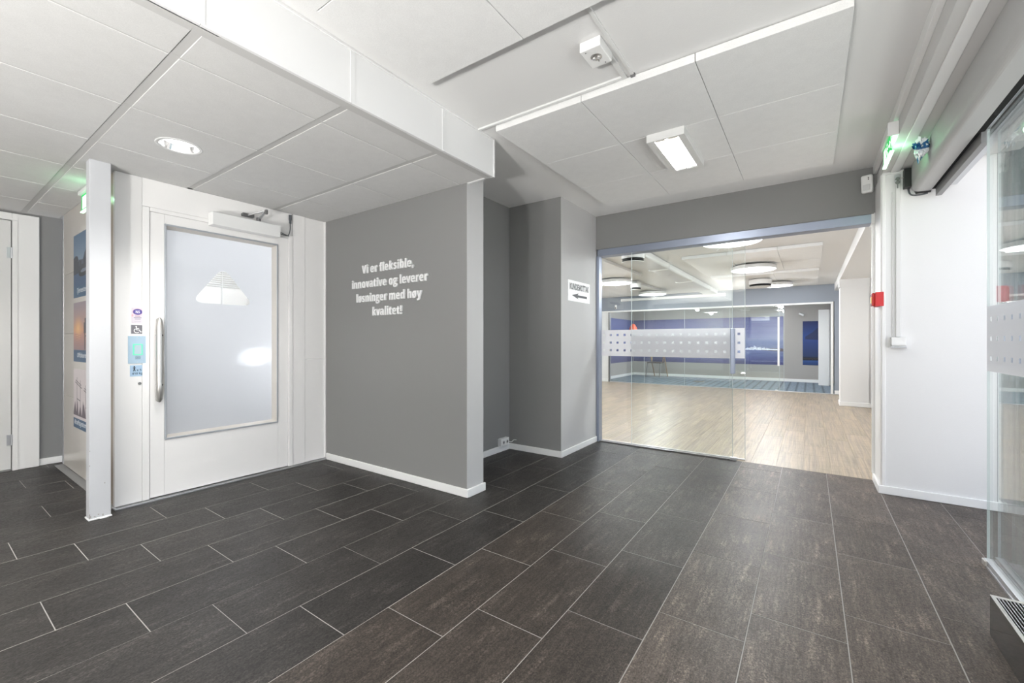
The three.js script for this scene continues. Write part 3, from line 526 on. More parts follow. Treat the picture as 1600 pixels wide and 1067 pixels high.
// posters on the shaft wall
{
  const W = 200, H = 252;
  const cap = (k, y, w, hh, str) => { k.fillStyle = '#1f4a72'; k.fillRect(0, y, w, hh); k.fillStyle = '#e8eef4'; k.font = 'italic bold 26px sans-serif'; k.textAlign = 'center'; k.fillText(str, w / 2, y + hh * 0.62); };
  const ts = [canvasTex(W, H, (k, w, h) => { const g = k.createLinearGradient(0, 0, 0, h); g.addColorStop(0, '#3f6288'); g.addColorStop(0.4, '#7390ac'); g.addColorStop(0.55, '#4d6583'); g.addColorStop(0.62, '#2d4f7c'); g.addColorStop(1, '#123c66'); k.fillStyle = g; k.fillRect(0, 0, w, h);
      k.fillStyle = '#232b3a'; k.beginPath(); k.moveTo(0, 92); k.lineTo(28, 84); k.lineTo(52, 88); k.lineTo(64, 104); k.lineTo(120, 108); k.lineTo(140, 84); k.lineTo(168, 62); k.lineTo(200, 60); k.lineTo(200, 150); k.lineTo(0, 160); k.fill(); k.fillStyle = '#3c475a'; k.fillRect(70, 104, 8, 24); k.fillRect(100, 108, 26, 18);
      k.strokeStyle = '#8f9cb0'; k.lineWidth = 3; for (let i = 0; i < 3; i++) { k.beginPath(); k.moveTo(60 + 22 * i, 110); k.lineTo(72 + 22 * i, 88); k.stroke(); }
      k.fillStyle = '#11161f'; k.beginPath(); k.ellipse(142, 152, 74, 20, -0.12, 0, 7); k.fill(); k.fillStyle = '#6d7c92'; k.beginPath(); k.ellipse(146, 147, 56, 9, -0.12, 0, 7); k.fill(); k.fillStyle = '#1e2634'; k.fillRect(112, 126, 60, 18); cap(k, 206, w, 46, 'Tjenester'); k.fillStyle = 'rgba(130,125,122,0.25)'; k.fillRect(0, 0, w, h); }),
    canvasTex(W, H, (k, w, h) => { const g = k.createLinearGradient(0, 0, 0, 200); g.addColorStop(0, '#8d8190'); g.addColorStop(0.4, '#b08d84'); g.addColorStop(0.6, '#d99464'); g.addColorStop(0.66, '#c08270'); g.addColorStop(1, '#8b6f76'); k.fillStyle = g; k.fillRect(0, 0, w, h); const s = k.createRadialGradient(60, 110, 4, 60, 110, 60); s.addColorStop(0, '#ffc777'); s.addColorStop(1, 'rgba(230,150,90,0)'); k.fillStyle = s; k.fillRect(0, 40, 140, 130);
      k.fillStyle = '#a5705f'; for (let i = 0; i < 14; i++) k.fillRect(20 + (i * 37) % 70, 134 + i * 5, 40, 2); k.fillStyle = '#2d2a33'; k.fillRect(128, 88, 72, 44); k.fillRect(140, 70, 40, 24); k.fillRect(170, 52, 8, 24); for (const x of [136, 160, 184]) k.fillRect(x, 130, 10, 70); k.fillStyle = '#3c3038'; k.fillRect(146, 140, 40, 6); cap(k, 202, w, 50, 'Offshore'); k.fillStyle = 'rgba(140,128,125,0.32)'; k.fillRect(0, 0, w, h); }),
    canvasTex(W, 244, (k, w, h) => { k.fillStyle = '#d8d0d2'; k.fillRect(0, 0, w, h); k.strokeStyle = '#5f5862'; k.lineWidth = 4; for (const [x, y] of [[44, 52], [150, 78]]) { k.beginPath(); k.moveTo(x, y - 18); k.lineTo(x, 190); k.moveTo(x + 42, y - 8); k.lineTo(x + 42, 190); k.moveTo(x - 22, y + 2); k.lineTo(x + 62, y + 24); k.moveTo(x - 16, y - 6); k.lineTo(x + 54, y + 12); k.moveTo(x, y + 70); k.lineTo(x + 42, y + 76); k.stroke(); }
      k.fillStyle = '#514653'; for (const [x, y, r] of [[20, 168, 26], [50, 150, 18], [86, 176, 24], [122, 150, 20], [130, 172, 28], [176, 178, 26]]) { k.beginPath(); k.moveTo(x - r, 200); k.lineTo(x, y - r * 1.3); k.lineTo(x + r, 200); k.fill(); } k.fillStyle = '#d8d0d2'; k.fillRect(0, 192, w, 12); cap(k, 204, w, 40, 'Kraftsystemer'); k.fillStyle = 'rgba(150,140,136,0.2)'; k.fillRect(0, 0, w, h); })];
  const spec = [['upper poster on the lift shaft wall, a boat at a dark harbour under blue sky', 1.440, 1.950], ['middle poster on the lift shaft wall, an orange sunset over water', 0.922, 1.400], ['lowest poster on the lift shaft wall, pale print of power line pylons', 0.385, 0.862]];
  spec.forEach(([label, a, b], i) => { const t = thing('poster', label, 'poster', [-4.72, a, -0.8255], 'posters on the lift shaft wall'); const g = new THREE.BoxGeometry(0.525, b - a, 0.0012); g.translate(-4.72, (a + b) / 2, -0.8252); part('print', g, std([1, 1, 1], 0.5, { map: ts[i] }), t); });
}
// green exit sign on the shaft wall
function exitTex() { return canvasTex(256, 128, (k, w, h) => { k.fillStyle = '#12a04a'; k.fillRect(0, 0, w, h); k.fillStyle = '#ffffff'; k.fillRect(20, 16, 70, 96); k.beginPath(); k.arc(140, 26, 11, 0, 7); k.fill(); k.lineWidth = 14; k.strokeStyle = '#fff'; k.lineCap = 'round'; k.beginPath(); k.moveTo(134, 44); k.lineTo(126, 74); k.lineTo(150, 88); k.lineTo(150, 112); k.moveTo(126, 74); k.lineTo(104, 96); k.moveTo(112, 58); k.lineTo(134, 46); k.lineTo(156, 64); k.stroke(); k.beginPath(); k.moveTo(186, 64); k.lineTo(236, 64); k.moveTo(218, 44); k.lineTo(238, 64); k.lineTo(218, 84); k.stroke(); }); }
const exitMap = exitTex();
const exitFace = std([1, 1, 1], 0.4, { map: exitMap, emissive: new THREE.Color(1, 1, 1), emissiveMap: exitMap, emissiveIntensity: 0.9 });
const exitGlow = std([0.8, 1, 0.85], 0.4, { emissive: new THREE.Color().setRGB(0.55, 1, 0.66), emissiveIntensity: 1.1 });
{
  const t = thing('exit_sign', 'green lit exit sign on the lift shaft wall, half hidden by the white post', 'exit sign', [-4.21, 2.03, -0.78]);
  part('housing', bx(-4.43, -4.0, 2.162, DROP - 0.001, -0.825, -0.755, 0.003), M.plastic, t);
  const g = new THREE.BoxGeometry(0.41, 0.118, 0.006); g.translate(-4.215, 2.102, -0.775); part('panel', g, exitFace, t);
  part('light_strip', bx(-4.42, -4.01, 2.034, 2.043, -0.785, -0.765, 0.002), exitGlow, t);
  const l = new THREE.PointLight(new THREE.Color().setRGB(0.45, 1, 0.6), POWER.exit, 0, 2); l.name = 'exit_sign_light'; l.position.set(-4.1, 2.10, -0.72); l.castShadow = true; scene.add(l);
}
// white door far left
{
  const x = XW, t = struct('door');
  origin.set(t, new THREE.Vector3());
  part('frame', [bx(x, x + 0.03, 0.0005, 2.165, -0.70, -0.545, 0.004), bx(x, x + 0.03, 2.105, 2.165, -0.545, 0.46, 0.004), bx(x, x + 0.03, 0.0005, 2.165, 0.46, 0.55, 0.004)], M.whiteTrim, t);
  part('stop', [bx(x + 0.03, x + 0.036, 0.0005, 2.10, -0.575, -0.546), bx(x + 0.03, x + 0.036, 2.105, 2.12, -0.575, 0.48)], M.whiteTrim, t);
  const leaf = part('leaf', bx(x + 0.002, x + 0.022, 0.012, 2.10, -0.540, 0.455, 0.003), M.whitePaint, t);
  part('threshold', bx(x, x + 0.035, 0.0005, 0.011, -0.544, 0.46, 0.002), M.railGrey, t);
  for (const y of [0.26, 1.83]) part('hinge', [cyl(0.008, 0.09, [x + 0.03, y, -0.543]), bx(x + 0.022, x + 0.028, y - 0.045, y + 0.045, -0.542, -0.515, 0.001), bx(x + 0.030, x + 0.034, y - 0.045, y + 0.045, -0.572, -0.544, 0.001)], M.alu, leaf);
  part('handle', [cyl(0.025, 0.008, [x + 0.026, 1.02, 0.39], 'x'), cyl(0.009, 0.05, [x + 0.05, 1.02, 0.39], 'x'), cyl(0.009, 0.12, [x + 0.072, 1.02, 0.335], 'z')], M.satin, leaf);
}
// ------------------------------------------------------------------ raised slogan on the grey wall
const font = await new FontLoader().loadAsync('fonts/droid/droid_sans_bold.typeface.json');
{
  const t = thing('wall_lettering', 'raised white letters of a Norwegian slogan on the grey partition wall', 'lettering', [-2.802, 1.5, ZTEXT]);
  const lines = [['Vi er fleksible,', 1.662, -3.122, -2.480], ['innovative og leverer', 1.541, -3.268, -2.333], ['løsninger med høy', 1.421, -3.205, -2.401], ['kvalitet!', 1.302, -2.988, -2.617]];
  const S = 0.0665, res = font.data.resolution, cache = {};
  const adv = ch => (font.data.glyphs[ch] ?? font.data.glyphs['o']).ha / res * S;
  for (const [txt, y, xa, xb] of lines) {
    const total = [...txt].reduce((a, c) => a + adv(c), 0), k = (xb - xa) / total; let x = xa;
    for (const w of txt.split(' ')) {
      const word = new THREE.Group(); word.name = 'word'; word.position.set(x + 2.802, y - 1.5, 0); t.add(word);
      let lx = 0;
      for (const ch of w) {
        const key = ch + k.toFixed(3);
        cache[key] ??= (() => { const g = new TextGeometry(ch, { font, size: S, depth: 0.012, curveSegments: 4, bevelEnabled: true, bevelThickness: 0.0008, bevelSize: 0.0012, bevelSegments: 1 }); g.scale(k, 1.0, 1); g.translate(0, 0, 0.001); return g; })();
        const m = mesh('letter', cache[key], M.letter); m.position.x = lx; word.add(m); lx += adv(ch) * k;
      }
      x += lx + adv(' ') * k;
    }
  }
}
// paper sign with arrow
{
  const tex = canvasTex(512, 212, (k, w, h) => { k.fillStyle = '#fbfbfb'; k.fillRect(0, 0, w, h); k.save(); k.translate(w / 2, 92); k.scale(0.72, 1); k.fillStyle = '#fdfdfd'; k.strokeStyle = '#2e2e30'; k.lineWidth = 5; k.font = 'bold 84px sans-serif'; k.textAlign = 'center'; k.lineJoin = 'round'; k.fillStyle = '#77777a'; k.fillText('KUNDEMOTTAK', 0, 0); k.strokeText('KUNDEMOTTAK', 0, 0); k.restore();
    k.fillStyle = '#55565a'; k.beginPath(); k.moveTo(86, 152); k.lineTo(232, 122); k.lineTo(216, 142); k.lineTo(440, 142); k.lineTo(440, 166); k.lineTo(216, 166); k.lineTo(232, 184); k.closePath(); k.fill(); });
  const t = thing('paper_sign', 'white paper sign reading KUNDEMOTTAK with a left arrow on the pillar', 'sign', [-1.904, 1.48, -3.92]);
  const g = new THREE.BoxGeometry(0.492, 0.203, 0.0012); g.rotateY(Math.PI / 2); g.translate(-1.9037, 1.5825, -3.921); part('print', g, std([1, 1, 1], 0.6, { map: tex }), t);
}
// socket low in the alcove
{
  const t = thing('wall_socket', 'white double socket with a plug above the alcove baseboard', 'socket', [-2.5, 0.07, -3.40]);
  part('box', bx(-2.4995, -2.455, 0.062, 0.135, -3.475, -3.345, 0.004), M.plastic, t);
  for (const z of [-3.44, -3.38]) { const f = part('outlet', cyl(0.021, 0.004, [-2.4535, 0.098, z], 'x'), M.whitePaint, t); part('pin_hole', cyl(0.013, 0.003, [-2.4515, 0.098, z], 'x'), M.steelDark, f); }
  part('cord', tube([[-2.46, 0.09, -3.47], [-2.44, 0.085, -3.50], [-2.43, 0.10, -3.515], [-2.40, 0.105, -3.52]], 0.004, 20), M.whitePaint, t);
}
// ------------------------------------------------------------------ glass doors to the bright room
function bandShape(x0, x1, y0, y1, sq) {   // frosted strip with square holes
  const s = new THREE.Shape([[x0, y0], [x1, y0], [x1, y1], [x0, y1]].map(p => new THREE.Vector2(...p)));
  for (const [x, y, r] of sq) { const h = new THREE.Path(); h.moveTo(x - r, y - r); h.lineTo(x - r, y + r); h.lineTo(x + r, y + r); h.lineTo(x + r, y - r); h.closePath(); s.holes.push(h); }
  return new THREE.ShapeGeometry(s);
}
{
  const sq = (x0, n, step) => { const o = []; for (let i = 0; i < n; i++) for (const y of [1.155, 1.073, 0.991]) o.push([x0 + i * step, y, 0.0115]); return o; };
  const tr = struct('trim');
  tr.add(mesh('header_track', bx(-1.89, 0.405, 2.008, 2.084, ZGLASS - 0.10, ZGLASS + 0.024, 0.003), M.aluBlue));
  tr.add(mesh('track_lip', bx(-1.90, 0.41, 2.078, 2.088, ZGLASS - 0.10, ZGLASS + 0.036, 0.002), M.greyWall));
  tr.add(mesh('jamb_profile', bx(-1.903, -1.872, 0.0005, 2.008, ZGLASS - 0.06, ZGLASS + 0.024, 0.003), M.aluBlue));
  tr.add(mesh('end_cap', bx(0.395, 0.418, 2.0, 2.09, ZGLASS - 0.10, ZGLASS + 0.028, 0.003), M.whiteTrim));
  const a = thing('glass_panel', 'fixed clear glass panel with a frosted band of squares by the grey pillar', 'glass panel', [-1.18, 0, ZGLASS - 0.05]);
  part('pane', bx(-1.872, -0.485, 0.012, 2.008, ZGLASS - 0.060, ZGLASS - 0.050), M.glass, a);
  part('glass_edge', bx(-0.4848, -0.482, 0.012, 2.008, ZGLASS - 0.060, ZGLASS - 0.050), M.glassEdge, a);
  const ga = bandShape(-1.872, -0.486, 0.930, 1.209, sq(-1.845, 18, 0.0772)); ga.translate(0, 0, ZGLASS - 0.0485); part('frosted_band', ga, M.film, a);
  part('floor_channel', bx(-1.872, -0.482, 0.0005, 0.012, ZGLASS - 0.068, ZGLASS - 0.044, 0.002), M.alu, a);
  const d = thing('glass_door', 'sliding glass door pushed left, with a long blue-grey pull bar and frosted band', 'glass door', [-1.05, 0, ZGLASS]);
  part('pane', bx(-1.52, -0.578, 0.016, 2.02, ZGLASS - 0.005, ZGLASS + 0.005), M.glass, d);
  for (const x of [-1.521, -0.5795]) part('glass_edge', bx(x - 0.0012, x + 0.0016, 0.016, 2.008, ZGLASS - 0.005, ZGLASS + 0.005), M.glassEdge, d);
  const gd = bandShape(-1.519, -0.580, 0.930, 1.209, sq(-1.49, 12, 0.0772)); gd.translate(0, 0, ZGLASS + 0.0062); part('frosted_band', gd, M.film, d);
  for (const [n, z] of [['pull_bar', 0.035], ['pull_bar', -0.030]]) {
    const h = part(n, bx(-0.592, -0.560, 0.79, 1.205, ZGLASS + z - 0.008, ZGLASS + z + 0.008, 0.006), M.aluBlue, d);
    for (const y of [0.86, 1.14]) part('standoff', cyl(0.008, Math.abs(z) - 0.006, [-0.582, y, ZGLASS + z / 2], 'z', 14), M.alu, h);
  }
  part('floor_guide', bx(-0.60, -0.545, 0.0008, 0.030, ZGLASS - 0.016, ZGLASS + 0.020, 0.004), M.alu, d);
  part('floor_rail', bx(-1.872, -0.60, 0.0008, 0.010, ZGLASS - 0.008, ZGLASS + 0.008, 0.002), M.alu, d);
  part('floor_rail', bx(-1.872, -0.60, 0.0008, 0.012, ZGLASS + 0.012, ZGLASS + 0.018, 0.002), M.steelDark, d);
}
// ------------------------------------------------------------------ glass partition at the carpet
{
  const tr = struct('trim');
  tr.add(mesh('top_rail', bx(-4.75, 0.40, 1.868, 1.905, -11.08, -10.955, 0.004), M.whiteTrim));
  tr.add(mesh('jamb_board', bx(-4.462, -4.44, 0.0005, 1.868, -11.06, -10.96, 0.003), M.steelDark));
  tr.add(mesh('jamb_board', bx(0.18, 0.395, 0.0005, 1.868, -13.1, -13.0, 0.003), M.whiteTrim));
  tr.add(mesh('jamb_board', bx(0.215, 0.42, 0.0005, 1.868, -13.75, -13.1, 0.003), M.whiteTrim));
  tr.add(mesh('jamb_board', bx(0.36, 0.40, 0.0005, 1.868, -11.08, -10.955, 0.003), M.whiteTrim));
  const xs = [-4.44, -3.507, -2.518, -1.518, -0.54];
  const names = ['clear glass panel of the far partition, leftmost, beside the dark jamb', 'clear glass panel of the far partition in front of the chair', 'clear glass panel of the far partition in front of the brass floor box', 'clear glass panel of the far partition ending in a white edge before the open gap'];
  for (let i = 0; i < 4; i++) {
    const p = thing('partition_pane', names[i], 'glass panel', [(xs[i] + xs[i + 1]) / 2, 0, -11.02], 'glass panels of the far partition');
    part('pane', bx(xs[i] + 0.002, xs[i + 1] - 0.002, 0.012, 1.868, -11.025, -11.015), M.glass, p);
    part('glass_edge', bx(xs[i + 1] - 0.002, xs[i + 1] + 0.004, 0.012, 1.868, -11.026, -11.014), M.glassEdge, p);
  }
  const s = thing('glass_door', 'far glass door standing open at the mural, with a white vertical pull bar', 'glass door', [-0.6, 0, -11.06]);
  part('pane', bx(-1.50, -0.46, 0.014, 1.868, -11.056, -11.046), M.glass, s);
  part('glass_edge', bx(-0.4598, -0.455, 0.014, 1.868, -11.056, -11.046), M.glassEdge, s);
  part('pull_bar', bx(-0.575, -0.540, 0.55, 1.62, -11.01, -10.985, 0.006), M.whiteTrim, s);
  part('floor_stop', bx(-0.62, -0.56, 0.012, 0.03, -10.98, -10.955, 0.004), M.whiteTrim, s);
}
// ------------------------------------------------------------------ murals, chair and small things beyond
{
  const sea = (k, w, h) => {
    const g = k.createLinearGradient(0, 0, 0, h); g.addColorStop(0, '#42447f'); g.addColorStop(0.06, '#505488'); g.addColorStop(0.3, '#6b6c9c'); g.addColorStop(0.48, '#8288ab'); g.addColorStop(0.52, '#717ba3'); g.addColorStop(0.62, '#6d769f'); g.addColorStop(0.82, '#566092'); g.addColorStop(1, '#303168'); k.fillStyle = g; k.fillRect(0, 0, w, h);
    let sd = 77; const r = () => { sd = (sd * 16807) % 2147483647; return sd / 2147483647; };
    for (let i = 0; i < 900; i++) { const y = h * (0.5 + 0.5 * r()), q = (y / h - 0.5) * 2; k.fillStyle = r() < 0.5 ? `rgba(200,208,235,${0.05 + 0.12 * r()})` : `rgba(40,42,110,${0.05 + 0.15 * r()})`; k.fillRect(r() * w, y, 20 + 120 * r() * (0.4 + q), 1 + 3 * q * r()); }
    for (let i = 0; i < 26; i++) { k.fillStyle = `rgba(150,160,205,${0.05 + 0.05 * r()})`; k.beginPath(); k.ellipse(r() * w, h * (0.05 + 0.3 * r()), 60 + 140 * r(), 5 + 10 * r(), 0, 0, 7); k.fill(); }
    const y0 = h * 0.665; k.fillStyle = '#4a3f4c'; k.beginPath(); k.moveTo(w * 0.80, y0 + 4); for (let i = 0; i <= 20; i++) k.lineTo(w * (0.80 + 0.2 * i / 20), y0 - 6 - 8 * r() + i * 0.5); k.lineTo(w, y0 + 30); k.lineTo(w * 0.93, y0 + 24); k.lineTo(w * 0.86, y0 + 14); k.closePath(); k.fill();
    for (let i = 0; i < 420; i++) { const u = r(), x = w * (0.78 + 0.2 * u); k.fillStyle = `rgba(235,240,252,${0.3 + 0.5 * r()})`; k.beginPath(); k.arc(x, y0 + 10 - r() * r() * 46 * Math.exp(-Math.pow((u - 0.35) / 0.3, 2)) + 10 * r() * (r() - 0.3), 2 + 5 * r(), 0, 7); k.fill(); }
    for (let i = 0; i < 300; i++) { k.fillStyle = `rgba(225,232,248,${0.2 + 0.4 * r()})`; const u = r(); k.fillRect(w * (0.3 + 0.5 * u), h * (0.72 + 0.06 * r()), 6 + 20 * r(), 1.5); }
    for (let i = 0; i < 500; i++) { const u = r(), v = r(); const x = w * (0.50 + 0.11 * u), y = h * (0.20 + 0.34 * u + 0.25 * v * (1 - u * 0.5)); k.fillStyle = `rgba(225,230,245,${0.10 + 0.25 * r() * (1 - v)})`; k.beginPath(); k.arc(x, y, 2.5 + 5 * r() * (1 - v), 0, 7); k.fill(); }
  };
  const big = canvasTex(1536, 512, sea), side = canvasTex(512, 256, (k, w, h) => { const g = k.createLinearGradient(0, 0, 0, h); g.addColorStop(0, '#3d4a86'); g.addColorStop(0.5, '#5f689c'); g.addColorStop(1, '#37396c'); k.fillStyle = g; k.fillRect(0, 0, w, h); });
  const night = canvasTex(256, 512, (k, w, h) => { const g = k.createLinearGradient(0, 0, 0, h); g.addColorStop(0, '#14265e'); g.addColorStop(0.35, '#24488e'); g.addColorStop(0.5, '#1c3a7c'); g.addColorStop(0.8, '#16305f'); g.addColorStop(0.84, '#0c1426'); g.addColorStop(0.88, '#0b1224'); g.addColorStop(0.9, '#2c5596'); g.addColorStop(1, '#17356e'); k.fillStyle = g; k.fillRect(0, 0, w, h); k.fillStyle = '#132654'; k.beginPath(); k.moveTo(40, 180); k.lineTo(150, 130); k.lineTo(256, 60); k.lineTo(256, 220); k.lineTo(40, 210); k.fill(); k.fillStyle = '#c9974f'; for (let i = 0; i < 14; i++) k.fillRect(14 + i * 17, 432 + (i % 3) * 3, 4, 3); });
  const m = thing('mural', 'wide blue and violet sea mural with surf breaking on a dark reef', 'mural', [-2.65, 0.445, -13.748]);
  const g = new THREE.BoxGeometry(4.14, 1.325, 0.002); g.translate(-2.655, 1.1075, -13.7485); part('print', g, std([1, 1, 1], 0.5, { map: big }), m);
  const m2 = thing('mural', 'narrow blue mural on the side wall at the far left', 'mural', [-4.734, 0.445, -12.5]);
  const g2 = new THREE.BoxGeometry(0.002, 1.325, 2.3); g2.translate(-4.7338, 1.1075, -12.56); part('print', g2, std([1, 1, 1], 0.5, { map: side }), m2);
  const m3 = thing('wall_print', 'dark blue night print of a fjord hanging beside the far white jamb', 'print', [0.03, 0.46, -13.748]);
  const g3 = new THREE.BoxGeometry(0.36, 1.16, 0.004); g3.translate(0.03, 1.04, -13.747); part('print', g3, std([0.8, 0.8, 0.8], 0.5, { map: night }), m3);
  const pir = thing('motion_sensor', 'white motion sensor on a bracket high beside the dark blue print', 'sensor', [-0.16, 1.80, -13.72]);
  const pb = bx(-0.245, -0.115, 1.775, 1.835, -13.72, -13.66, 0.02); pb.translate(0.18, -1.8, 13.69); pb.rotateZ(-0.5); pb.translate(-0.18, 1.8, -13.69); part('body', pb, M.plastic, pir); part('bracket', bx(-0.19, -0.15, 1.79, 1.83, -13.749, -13.715, 0.006), M.plastic, pir);
  // chair
  const c = thing('wooden_chair', 'wooden chair with dark seat standing on blue carpet before the mural', 'chair', [-3.88, 0, -13.28]);
  const leg = (a, b, r0, r1) => { const d = new THREE.Vector3(...b).sub(new THREE.Vector3(...a)); const q = new THREE.CylinderGeometry(r1, r0, d.length(), 14); q.applyQuaternion(new THREE.Quaternion().setFromUnitVectors(new THREE.Vector3(0, 1, 0), d.clone().normalize())); q.translate((a[0] + b[0]) / 2, (a[1] + b[1]) / 2, (a[2] + b[2]) / 2); return q; };
  part('seat', bx(-4.09, -3.67, 0.425, 0.46, -13.49, -13.08, 0.014), M.darkSeat, c);
  part('leg', leg([-4.12, 0.003, -13.06], [-4.07, 0.43, -13.11], 0.012, 0.018), M.steelDark, c); part('leg', leg([-3.70, 0.003, -13.06], [-3.70, 0.43, -13.11], 0.012, 0.018), M.steelDark, c);
  part('leg', leg([-3.98, 0.003, -13.53], [-4.07, 0.62, -13.44], 0.013, 0.018), M.woodLeg, c); part('leg', leg([-3.58, 0.003, -13.52], [-3.66, 0.62, -13.44], 0.013, 0.018), M.woodLeg, c);
  for (const x of [-4.05, -3.71]) part('back_post', leg([x, 0.44, -13.46], [x, 0.80, -13.55], 0.014, 0.012), M.woodLeg, c);
  part('backrest', bx(-4.09, -3.67, 0.66, 0.82, -13.56, -13.535, 0.01), M.woodLeg, c);
  // floor box, red pendant, screen casing, sensor, diffusers, duct
  const fb = thing('floor_box', 'small brass floor socket box set in the blue carpet', 'floor box', [-2.44, 0, -12.35]);
  part('frame', bx(-2.56, -2.32, 0.0025, 0.010, -12.47, -12.23, 0.003), M.brass, fb); part('lid', bx(-2.535, -2.345, 0.009, 0.014, -12.445, -12.255, 0.003), M.steelDark, fb);
  const rl = thing('red_pendant', 'small orange-red pendant lamp hanging before the mural behind the glass', 'pendant', [-4.31, 1.42, -12.5]);
  part('shade', lathe([[0.02, 0.19], [0.05, 0.17], [0.10, 0.09], [0.125, 0.0], [0.12, 0.0], [0.095, 0.088], [0.045, 0.165], [0.0, 0.18]], [-4.31, 1.42, -12.5], 32), std([0.75, 0.10, 0.04], 0.4), rl);
  part('cord', cyl(0.003, FAR - 1.60, [-4.31, (FAR + 1.60) / 2, -12.5], 'y', 8), M.steelDark, rl);
  const sc = thing('screen_casing', 'long white projection screen casing mounted on the blue-grey lintel', 'screen casing', [-2.84, 2.14, -10.93]);
  part('casing', bx(-4.075, -1.61, 2.142, 2.205, -10.978, -10.90, 0.008), M.whitePaint, sc); for (const x of [-4.09, -1.61]) part('end_cap', bx(x, x + 0.015, 2.14, 2.207, -10.978, -10.896, 0.004), M.plastic, sc);
  const fs = thing('wall_sensor', 'tiny white sensor on the blue-grey lintel at far left', 'sensor', [-4.25, 1.97, -10.97]);
  part('body', bx(-4.275, -4.225, 1.955, 2.06, -10.979, -10.94, 0.01), M.plastic, fs); part('lens', bx(-4.265, -4.235, 1.965, 1.995, -10.942, -10.936, 0.002), M.darkPlastic, fs);
  const diff = (x, z, r, label) => { const t = thing('air_diffuser', label, 'air vent', [x, 2.06, z], 'round air diffusers in the bright room');
    part('drum', lathe([[r * 0.9, FAR - 2.13], [r, FAR - 2.135], [r, 0.055], [r * 0.97, 0.05]], [x, 2.075, z], 40), M.whitePaint, t);
    part('slot', lathe([[0.001, 0.045], [r * 0.93, 0.045], [r * 0.93, 0.012], [0.001, 0.012]], [x, 2.075, z], 40), M.black, t);
    part('disc', lathe([[0.001, 0.0], [r * 0.94, 0.0], [r, 0.006], [r, 0.012], [0.001, 0.013]], [x, 2.075, z], 40), M.whitePaint, t); };
  diff(-1.83, -5.3, 0.14, 'round white air diffuser nearest the left glass panel'); diff(-2.76, -8.15, 0.10, 'small round air diffuser between the two left disc pendants'); diff(-0.74, -9.0, 0.185, 'round white air diffuser in front of the furthest disc pendant');
  const du = thing('air_duct', 'white painted air duct running under the ceiling of the bright room', 'duct', [-2.1, 2.2, -8]);
  part('duct', bx(-2.02, -1.72, 2.17, FAR - 0.001, -10.7, -5.46, 0.03), M.whitePaint, du); for (const z of [-6.6, -8.2, -9.8]) part('flange', bx(-2.03, -1.71, 2.162, FAR - 0.001, z - 0.015, z + 0.015, 0.008), M.whitePaint, du);
}
